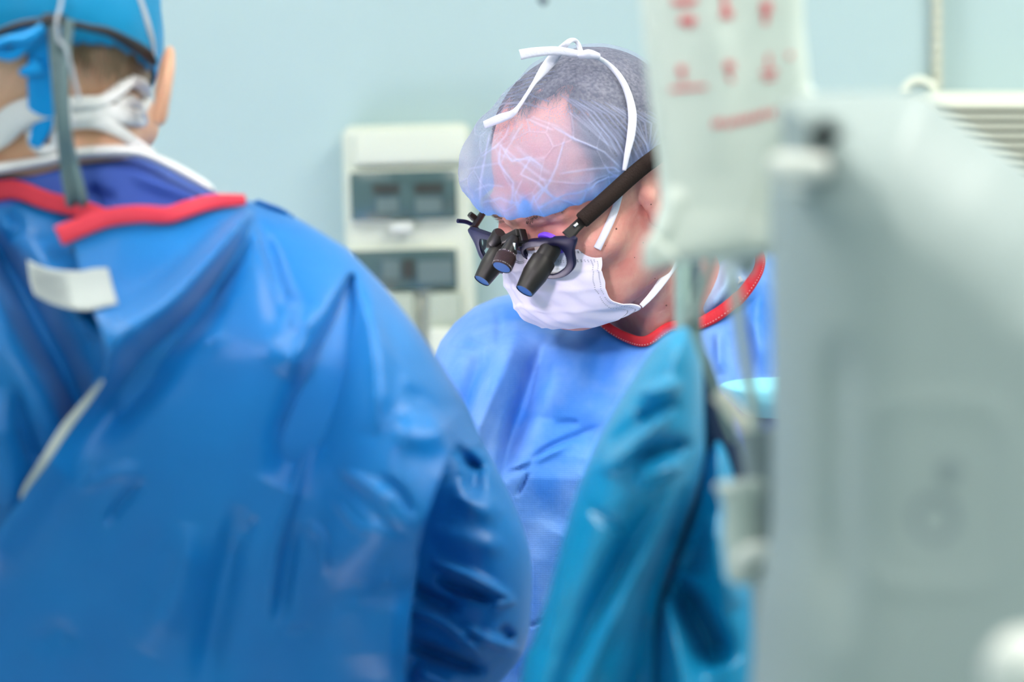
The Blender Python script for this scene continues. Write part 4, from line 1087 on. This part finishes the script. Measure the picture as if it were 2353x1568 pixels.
foldA_common = [
    ([(566, 492, 14), (490, 588, 30), (400, 690, 42), (290, 770, 48), (222, 850, 34)], .028, 1, (0, 1)),
    ([(570, 545, 14), (470, 690, 34), (370, 810, 48), (260, 930, 60), (120, 1060, 60)], -.022, 1.2),
    ([(600, 500, 10), (622, 600, 22), (655, 720, 34), (700, 800, 30)], -.008),
    ([(570, 500, 8), (605, 600, 8), (640, 690, 10), (655, 740, 14)], .003),
    ([(808, 640, 9), (785, 740, 34), (745, 860, 58), (700, 980, 66), (640, 1120, 60)], -.024, .8, (0, 1)),
    ([(845, 630, 20), (862, 760, 30), (868, 900, 36), (850, 1000, 34)], .012),
    ([(690, 700, 40), (680, 800, 40), (640, 860, 40)], .010),
    ([(798, 690, 4), (760, 850, 8), (715, 1010, 9), (675, 1140, 9), (635, 1270, 9), (620, 1420, 10)], .0065),
    ([(930, 890, 14), (1000, 935, 28), (1070, 925, 16)], -.006), ([(900, 985, 34), (980, 1000, 36), (1050, 975, 24)], .008),
    ([(770, 1085, 8), (835, 1150, 14), (900, 1210, 12), (950, 1235, 8)], -.005, 1.3), ([(780, 1080, 8), (840, 1110, 12), (900, 1160, 8)], .006),
    ([(760, 1140, 7), (820, 1210, 10), (870, 1220, 10)], .004), ([(870, 1090, 8), (920, 1130, 10), (955, 1190, 8)], -.005),
    ([(335, 1105, 8), (280, 1155, 14), (240, 1210, 10)], -.004), ([(330, 1080, 16), (260, 1090, 18), (180, 1130, 14)], .003),
    ([(550, 1160, 24), (525, 1300, 36), (490, 1460, 40), (470, 1600, 40)], -.009), ([(430, 1200, 30), (410, 1350, 40), (330, 1500, 40)], .006),
    ([(700, 1200, 8), (740, 1240, 10), (750, 1320, 9)], .005), ([(680, 1200, 14), (660, 1320, 20), (640, 1440, 20)], -.005),
    ([(860, 1560, 60), (850, 1450, 60), (800, 1350, 40)], .008), ([(720, 1440, 10), (680, 1450, 10), (640, 1440, 10)], -.0015),
    ([(330, 860, 24), (420, 800, 30), (520, 760, 24)], .005), ([(590, 1190, 10), (560, 1240, 14)], -.003),
    ([(900, 1330, 30), (900, 1500, 40), (890, 1640, 40)], .006), ([(180, 1490, 20), (130, 1450, 26), (80, 1500, 30)], -.0025)]
foldsL = [([(-60, 520, 30), (20, 620, 40), (100, 760, 52), (170, 900, 46), (215, 1010, 40)], -.038, 1, (0, 0)),
          ([(60, 540, 30), (130, 660, 40), (200, 790, 40)], .012), ([(0, 560, 20), (-60, 640, 30)], .010),
          ([(10, 480, 10), (40, 520, 14), (20, 560, 10)], -.006), ([(-30, 900, 40), (20, 1100, 50), (40, 1300, 40)], .012), ([(30, 880, 10), (60, 1000, 16), (100, 1100, 12)], -.006)]
baseA = [(-480, 600), (-200, 470), (-60, 442), (30, 440), (130, 468), (240, 500), (380, 510), (560, 500), (800, 640), (930, 900), (960, 1300), (900, 1700), (980, 2600), (960, 3650), (-480, 3650), (-560, 2400), (-700, 1300), (-640, 900)]
softL = softA
gbase, gbd = puff('gown', baseA, lambda X, Y: dA(X, Y) + .006, .098, 330, 6, M['gownA'], A, foldsL, soft=softL, Tb=.10,
                  extra=lambda X, Y: .004 * waves(X, Y, 11, 5, 300))
flap = [(128, 524), (190, 508), (250, 497), (385, 502), (480, 478), (560, 462), (590, 462), (640, 480), (700, 510), (800, 572), (880, 655), (960, 755), (1010, 830), (1060, 910), (1102, 1000), (1112, 1024), (1078, 1030), (1050, 1014),
        (1030, 1050), (1000, 1130), (972, 1210), (955, 1280), (944, 1400), (930, 1568), (930, 2400), (960, 3650), (-430, 3650), (-430, 2400), (-300, 1700), (-120, 1380), (-20, 1238), (48, 1150), (140, 1010), (222, 885), (238, 862), (246, 840), (240, 790), (228, 748), (205, 690), (185, 620), (168, 565)]
def exF(X, Y):
    # flare of the free edge between the neck and the waist
    d, sd, t, wd = dist_poly(X, Y, [(228, 748), (245, 840), (222, 885), (48, 1150), (-20, 1238)], False)
    sm = lambda v: np.clip(v, 0, 1) ** 2 * (3 - 2 * np.clip(v, 0, 1))
    arm = .058 * sm((Y - 640) / 560) * sm((X - 760 + .12 * (Y - 900)) / 170) * (1 - sm((Y - 1200 + .25 * (X - 900)) / 170))
    return arm + .020 * np.exp(-(d / 60) ** 2) + 0.0015 * waves(X, Y, 5, 8, 210, (1, 1.5)) + .010 * np.clip((X - 880) / 150, 0, 1) * np.clip((Y - 900) / 200, 0, 1) * 1.0
gflap, gfd = puff('gown_flap', flap, lambda X, Y: dA(X, Y) - .014, .098, 330, 5, M['gownA'], A, foldA_common, soft=softA, shell=.0015, extra=exF)
sleeveA = [(930, 860), (1000, 860), (1060, 912), (1102, 1002), (1130, 1055), (1160, 1112), (1190, 1180), (1212, 1245), (1222, 1310), (1220, 1400), (1212, 1470), (1190, 1520), (1150, 1568), (1090, 1640), (900, 1700), (760, 1600), (800, 1300), (850, 1000)]
slf = [([(990, 1290, 8), (1080, 1325, 11), (1180, 1378, 8)], .012), ([(1000, 1330, 14), (1080, 1365, 14), (1140, 1395, 10)], -.012), ([(1040, 1372, 6), (1120, 1388, 9), (1190, 1382, 6)], .008),
       ([(930, 1400, 10), (1010, 1425, 14), (1080, 1480, 14), (1120, 1520, 10)], .012), ([(1060, 1430, 8), (1130, 1475, 12), (1210, 1500, 8)], .011), ([(1060, 1475, 10), (1120, 1450, 12)], -.004),
       ([(930, 1475, 14), (1020, 1510, 18), (1120, 1545, 14)], -.016), ([(940, 1345, 12), (1000, 1380, 16), (1060, 1400, 12)], -.010),
       ([(1045, 1030, 12), (1090, 1080, 18), (1075, 1150, 26)], -.010), ([(1050, 1100, 20), (1090, 1160, 30), (1160, 1180, 30)], .006), ([(1120, 1040, 14), (1110, 1070, 14), (1060, 1060, 14)], -.008),
       ([(990, 1220, 20), (1060, 1240, 30), (1170, 1260, 20)], .004), ([(1150, 1440, 10), (1180, 1470, 12)], -.008), ([(950, 1540, 20), (1050, 1590, 24)], .012)]
puff('gown_sleeve', sleeveA, lambda X, Y: 1.90 - .03 * np.clip((X - 950) / 250, 0, 1), .085, 150, 5, M['gownA'], A, slf, Tb=.06, smooth_poly=5)
# pale edge tape of the flap
def fd(x, y, o=.002): return gfd(x, y) - o
ribbon('gown_edge_tape', [(236, 874, fd(240, 874)), (200, 922, fd(203, 925)), (150, 985, fd(155, 990)), (100, 1062, fd(105, 1066)), (60, 1120, fd(66, 1125)), (48, 1146, fd(56, 1150))], [8, 17, 22, 18, 11, 4], .002, M['label'], A, 6)
# red bindings
ribbon('neck_binding', [(-80, 462, gbd(-60, 475) - .006), (0, 438, gbd(0, 460) - .006), (45, 438, gbd(45, 462) - .006), (110, 462, gbd(110, 490) - .006), (180, 478, gbd(180, 505) - .008), (240, 498, gbd(235, 520) - .008)], [44, 46, 44, 42, 42, 36], .0025, M['redlight'], A, 8, arch=.0004)
ribbon('neck_binding', [(134, 543, fd(140, 560, .008)), (190, 520, fd(190, 535, .008)), (250, 500, fd(250, 515, .008)), (320, 492, fd(320, 510, .008)), (385, 494, fd(385, 508, .008)), (430, 480, fd(430, 500, .008)), (490, 464, fd(490, 480, .006)), (562, 460, fd(560, 475, .004))], [48, 44, 42, 40, 38, 38, 34, 24], .0025, M['redlight'], A, 8, arch=.0004)
# label sticker across the overlap
lg = [[(62, 597), (95, 612), (130, 620), (180, 623), (215, 617), (248, 616)], [(68, 640), (100, 656), (140, 665), (185, 666), (225, 660), (258, 656)], [(78, 676), (112, 694), (150, 706), (195, 712), (232, 706), (270, 697)]]
LP_ = np.stack([crom([(x, y, min(gfd(max(x, 215), y), gbd(x, y)) - .004) for x, y in r], 6) for r in lg])
LP_ = np.stack([crom(LP_[:, j], 5) for j in range(LP_.shape[1])], 1); a_, b_ = LP_.shape[:2]
Vl = Pn(LP_[..., 0], LP_[..., 1], LP_[..., 2]).reshape(-1, 3); idl = np.arange(a_ * b_).reshape(a_, b_)
lab = fastmesh('care_label', Vl, np.stack([idl[:-1, :-1].ravel(), idl[1:, :-1].ravel(), idl[1:, 1:].ravel(), idl[:-1, 1:].ravel()], 1), M['label'], A)
lab.modifiers.new('s', 'SOLIDIFY').thickness = .0008
mb = MB()
for k in range(13):
    j = 2 + k; a = LP_[1, j]; b = LP_[-2, j]; mb.tube([P(a[0], a[1], a[2] - .0006), P(b[0], b[1], b[2] - .0006)], .0004, 4)
mb.build('label_print', M['labelline'], A)
ribbon('gown_seam', [(160, 556, gbd(160, 556) - .004), (188, 615, gbd(188, 615) - .006), (206, 665, gbd(206, 665) - .006), (222, 720, gbd(222, 720) - .006), (238, 790, gbd(236, 790) - .01)], 3, .001, M['navy'], A, 6)

FOLD_GAIN = 1.75
# ================================================================== TEAL DRAPE on its stand
DR = empty('sterile_drape')
tag(DR, 'teal sterile drape hanging in a steep peak between the two pieces of equipment', 'drape')
DD = 1.62
dl = [(1552, 758), (1580, 752), (1606, 790), (1640, 880), (1668, 1000), (1700, 1120), (1718, 1200), (1722, 1568), (1730, 2400), (1720, 3350), (1000, 3350), (1080, 2400), (1190, 1600), (1222, 1480), (1258, 1370), (1290, 1250), (1312, 1170), (1342, 1080), (1385, 985), (1440, 890), (1492, 810), (1525, 770)]
dl1 = [(1552, 758), (1578, 752), (1600, 782), (1614, 840), (1618, 930), (1620, 1010), (1618, 1060), (1600, 1140), (1570, 1230), (1530, 1340), (1515, 1420), (1520, 1568), (1560, 2400), (1560, 3350), (1000, 3350), (1080, 2400), (1190, 1600), (1222, 1480), (1258, 1370), (1290, 1250), (1312, 1170), (1342, 1080), (1385, 985), (1440, 890), (1492, 810), (1525, 770)]
fD = [([(1465, 905, 10), (1520, 895, 16), (1570, 880, 12)], .010), ([(1380, 1090, 12), (1440, 1040, 18), (1500, 985, 14), (1550, 930, 10)], .014), ([(1470, 1010, 14), (1420, 1010, 24), (1540, 940, 12)], -.004),
      ([(1455, 1110, 14), (1500, 1092, 24), (1570, 1065, 14)], .013), ([(1460, 1060, 14), (1520, 1030, 20), (1590, 1020, 14)], -.012), ([(1460, 960, 20), (1510, 945, 20), (1560, 925, 14)], -.008),
      ([(1560, 1100, 14), (1500, 1240, 18), (1420, 1400, 22), (1330, 1600, 26), (1280, 1900, 30)], .014, 1, (1, 0)), ([(1500, 1160, 30), (1440, 1280, 36), (1360, 1440, 40), (1290, 1640, 40)], -.012, 1, (1, 0)),
      ([(1590, 1120, 24), (1540, 1280, 34), (1480, 1450, 40), (1440, 1640, 40)], -.018, 1, (1, 0)), ([(1345, 1160, 10), (1400, 1200, 14), (1450, 1230, 10)], -.004), ([(1330, 1150, 12), (1290, 1320, 16), (1250, 1500, 18)], .006)]
puff('drape_front', dl1, lambda X, Y: DD + .0 * X, .085, 130, 5, M['drape'], DR, fD, Tb=.05, smooth_poly=4, extra=lambda X, Y: .002 * waves(X, Y, 21, 5, 160))
dl2 = [(1650, 1010), (1672, 1040), (1694, 1110), (1716, 1180), (1740, 1300), (1780, 1568), (1800, 2400), (1800, 3350), (1400, 3350), (1440, 2400), (1480, 1568), (1500, 1420), (1524, 1345), (1560, 1240), (1588, 1160), (1612, 1080), (1632, 1030)]
fD2 = [([(1622, 1060, 14), (1590, 1170, 22), (1552, 1280, 22), (1522, 1372, 12)], .014), ([(1520, 1365, 8), (1545, 1450, 22), (1575, 1600, 34)], .016, 1, (0, 0)), ([(1560, 1330, 16), (1600, 1420, 34), (1660, 1540, 40)], -.026), ([(1640, 1180, 20), (1650, 1280, 30), (1690, 1400, 24)], .010), ([(1600, 1250, 20), (1580, 1320, 24)], -.006)]
puff('drape_side', dl2, lambda X, Y: DD + .035 - .02 * np.clip((Y - 1300) / 300, 0, 1), .08, 120, 5, M['drape'], DR, fD2, Tb=.05, smooth_poly=4)
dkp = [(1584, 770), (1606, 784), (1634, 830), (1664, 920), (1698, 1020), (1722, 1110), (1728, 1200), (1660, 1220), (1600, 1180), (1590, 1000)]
puff('drape_gap_shade', dkp, DD + .03, .012, 60, 6, M['navy'], DR, smooth_poly=4)  # navy sheet stands in for the shade in the gap between drape lobes

# things round it: poles, straps, tube, bottle
e = empty('infusion_pole')
tag(e, 'pale green and dark grey twin pole standing behind the teal drape', 'pole')
ptube('pole', [(1568, 500, 1.655), (1568, 745, 1.655), (1568, 1568, 1.66), (1568, 4500, 1.66)], .0055, M['pole'], e)
ptube('pole', [(1597, 500, 1.665), (1597, 740, 1.665), (1598, 1568, 1.67), (1600, 4500, 1.67)], .0045, M['poled'], e)
MB().lathe(Vector((P(1584, 900, 1.66).x, 1.66, 0)), (0, 0, 1), [(0, .2), (.02, .2), (.04, .03), (.06, .02)], 32).build('base', M['poled'], e)
e = empty('plastic_strap')
tag(e, 'translucent pale plastic sheet strip dangling beside the twin pole', 'strap')
ribbon('strip', [(1640, 590, 1.50), (1622, 640, 1.50), (1598, 700, 1.50), (1580, 752, 1.50)], [22, 24, 34, 40], .001, M['strap'], e)
ribbon('strip_tail', [(1590, 740, 1.50), (1612, 800, 1.50), (1640, 880, 1.50), (1668, 970, 1.50), (1686, 1015, 1.50)], [26, 20, 15, 13, 9], .001, M['pole'], e)
e = empty('support_rod')
tag(e, 'pale grey rod running down from the white drape bag to the machine', 'rod')
ptube('rod', [(1672, 596, 1.42), (1690, 680, 1.42), (1712, 830, 1.42), (1735, 960, 1.42), (1750, 1060, 1.42), (1765, 1300, 1.42), (1790, 1800, 1.42)], [.0038] * 49, M['strap'], e)
ptube('rod_sleeve', [(1735, 990, 1.42), (1752, 1100, 1.42), (1765, 1300, 1.42), (1775, 1500, 1.42)], .011, M['machine2'], e)
e = empty('curved_handle')
tag(e, 'cream curved tube slanting down between teal drape and machine', 'tube')
ptube('tube', [(1650, 905, 1.46), (1690, 950, 1.455), (1730, 1002, 1.45), (1775, 1058, 1.46), (1820, 1105, 1.47)], .0052, M['creamtube'], e)
e = empty('instrument_stand')
tag(e, 'stand under a light cyan cloth behind the rod, right of the teal drape', 'instrument stand')
MB().tube([P(1820, 940, 2.04), P(1820, 2400, 2.04), Vector((P(1820, 940, 2.04).x, 2.04, .02))], .014).build('column', M['poled'], e)
MB().lathe(Vector((P(1820, 940, 2.04).x, 2.04, 0)), (0, 0, 1), [(0, .16), (.02, .16), (.03, .02)], 32).build('base', M['poled'], e)
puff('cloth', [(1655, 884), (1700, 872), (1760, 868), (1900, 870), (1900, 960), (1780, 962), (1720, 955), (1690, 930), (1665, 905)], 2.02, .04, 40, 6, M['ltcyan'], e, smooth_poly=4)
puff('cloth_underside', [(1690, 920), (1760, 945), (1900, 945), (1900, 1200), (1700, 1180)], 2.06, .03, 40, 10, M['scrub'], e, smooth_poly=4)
e = empty('suction_bottle')
tag(e, 'pale plastic bottle holder hanging at the lower left of the machine', 'bottle')
b0 = P(1712, 1340, 1.36); b1 = P(1700, 1118, 1.36); axb = (b1 - b0)
MB().lathe(b0, axb, [(0, .007), (.003, .0105), (axb.length * .55, .0115), (axb.length * .8, .010), (axb.length * .95, .0125), (axb.length, .0145), (axb.length + .003, .012)], 32).build('holder', M['strap'], e)
ptube('handle', [(1700, 1300, 1.34), (1722, 1276, 1.335), (1750, 1270, 1.335), (1780, 1286, 1.34)], [.006] * 25, M['whitep'], e)

FOLD_GAIN = 1.0
# ================================================================== PRINTED BAG
e = empty('equipment_cover')
tag(e, 'pale translucent equipment cover printed with red pictograms hanging beside the machine', 'cover')
bagp = [(1462, -400), (1470, 0), (1480, 120), (1496, 260), (1512, 380), (1516, 470), (1498, 530), (1478, 585), (1486, 612), (1540, 606), (1600, 602), (1680, 594), (1790, 588), (1980, 560), (2000, 400), (1900, 260), (1862, 190), (1848, 60), (1838, -400)]
softG = [(1462, -400), (1470, 0), (1480, 120), (1496, 260), (1512, 380), (1516, 470), (1498, 530), (1478, 585), (1486, 612), (1540, 606), (1600, 602)]
bo, bd = puff('cover_sheet', bagp, 1.475, .012, 40, 7, M['bag'], e, [([(1500, 560, 16), (1530, 520, 20), (1560, 430, 20)], .008), ([(1640, 0, 30), (1660, 200, 40), (1640, 400, 40)], .004), ([(1800, 300, 20), (1760, 450, 26), (1740, 560, 20)], -.006)],
              Tb=.008, extra=lambda X, Y: .006 * np.clip((Y - 480) / 120, 0, 1) * (Y > 0))
mb = MB()
def ink(pts, wpx):
    ps = [P(x, y, bd(x, y) - .0006) for x, y in crom([(a, b) for a, b in pts], 4)]
    mb.tube(ps, [wpx / 2 / S * 1.45] * len(ps), 6)
# arrows, figures and a line of print, as on the cover
for cx, cy, k in ((1580, 48, 0), (1668, 32, 1), (1760, 20, 2), (1566, 162, 3), (1675, 152, 4), (1766, 140, 5), (1815, 128, 6)):
    if k in (0,): ink([(cx - 18, cy), (cx + 18, cy)], 20); ink([(cx, cy), (cx + 4, cy + 18)], 6)
    elif k == 1: ink([(cx - 6, cy - 60), (cx, cy)], 12); ink([(cx - 10, cy), (cx + 12, cy + 2)], 22)
    elif k == 2: ink([(cx, cy - 14), (cx, cy + 10)], 24); ink([(cx, cy + 10), (cx - 2, cy + 36)], 11)
    elif k == 3: ink([(cx - 8, cy), (cx + 8, cy)], 20); ink([(cx + 2, cy + 10), (cx + 6, cy + 30)], 5); ink([(cx - 26, cy + 44), (cx + 56, cy + 38)], 9)
    elif k == 4: ink([(cx, cy - 8), (cx, cy + 8)], 24); ink([(cx - 2, cy + 18), (cx + 8, cy + 36)], 9)
    elif k == 5: ink([(cx, cy - 14), (cx, cy + 10)], 9); ink([(cx - 16, cy + 28), (cx + 18, cy + 24)], 10); ink([(cx - 10, cy + 42), (cx + 14, cy + 40)], 8)
    else: ink([(cx - 4, cy), (cx + 4, cy)], 13)
ink([(1545, 2), (1580, 6), (1600, -4)], 16)
for k, (x, y) in enumerate(((1643, 284), (1658, 282), (1676, 284), (1692, 278), (1708, 276), (1724, 272), (1740, 268), (1756, 262), (1774, 260))):
    ink([(x - 4, y + 9), (x, y - 9)], 6); ink([(x + 4, y + 8), (x + 2, y - 8)], 5)
    if k % 2: ink([(x - 5, y), (x + 5, y - 1)], 6)
mb.build('red_printing', M['redink'], e)
puff('folded_corner', [(1478, 560), (1500, 540), (1530, 560), (1560, 600), (1500, 620), (1476, 612)], 1.455, .006, 20, 5, M['bag'], e, smooth_poly=5)
ptube('hanging_arm', [(1700, -4050, 1.51), (1702, -500, 1.51), (1705, -200, 1.51), (1710, 300, 1.51), (1725, 560, 1.51), (1740, 600, 1.51)], .012, M['machine'], e)

# ================================================================== MACHINE (near right)
MC = empty('medical_machine')
tag(MC, 'large pale grey-green machine housing filling the right side, black screw near top', 'machine')
mp = [(1790, 250), (1815, 226), (1870, 214), (2000, 212), (2100, 212), (2140, 228), (2190, 268), (2260, 320), (2353, 385), (2500, 520), (2700, 800), (2760, 3350), (1660, 3350), (1700, 1900), (1722, 1600), (1738, 1400), (1765, 1250), (1772, 1150), (1772, 700), (1770, 420), (1790, 400), (1800, 330)]
def exM(X, Y):
    q = ((X - 2150) / 175) ** 4 + ((Y - 1140) / 215) ** 4
    ring = .0012 * np.exp(-((np.sqrt(q) - 1) / .25) ** 2)
    em = -.0015 * np.exp(-(((X - 2145) ** 2 + (Y - 1190) ** 2) ** .5 - 0) ** 2 / 60 ** 2)
    return ring + em - .010 * np.exp(-((X - 1925) / 45) ** 2) * np.clip((Y - 760) / 100, 0, 1) * np.clip((1500 - Y) / 200, 0, 1)
mo, md_ = puff('housing', mp, 1.31, .14, 330, 8, M['machine'], MC, None, Tb=.15, extra=exM, smooth_poly=3)
def mdp(x, y, o=.0): return md_(x, y) - o
pc = P(1895, 315, mdp(1895, 315, .002)); MB().lathe(pc + Vector((0, .01, 0)), (0, -1, 0), [(0, .0078), (.012, .0078), (.014, .0065), (.0141, .003), (.011, .0028)], 32).build('screw', M['hole'], MC)
MB().lathe(pc + Vector((0, .008, 0)), (0, -1, 0), [(0, .0115), (.008, .0115), (.009, .0100), (.0091, .0078)], 32).build('screw_collar', M['machine'], MC)
puff('ledge', [(1766, 392), (1770, 360), (1800, 352), (1880, 354), (1906, 366), (1904, 406), (1880, 414), (1780, 414)], mdp(1905, 400) + .004, .020, 22, 5, M['whitep'], MC, smooth_poly=5)
MB().lathe(P(2145, 1190, mdp(2145, 1190) + .004), (0, -1, 0), [(0, .012), (.005, .012), (.0055, .009), (.003, .006)], 40).build('emblem', M['machine2'], MC)
MB().lathe(P(2180, 1080, mdp(2180, 1080) + .004), (0, -1, 0), [(0, .005), (.005, .005), (.006, .004)], 24).build('button', M['machine2'], MC)
hk = P(2345, 1520, 1.02)
mb = MB(); prof = [(.022 * (1 - math.cos(t)), .0185 * math.sin(t)) for t in np.linspace(.02, math.pi - .5, 24)]
mb.lathe(hk + Vector((0, -.02, .0)), (.15, 1, -.25), prof + [(.045, .008), (.12, .008)], 40); mb.build('handle_knob', M['whitep'], MC)
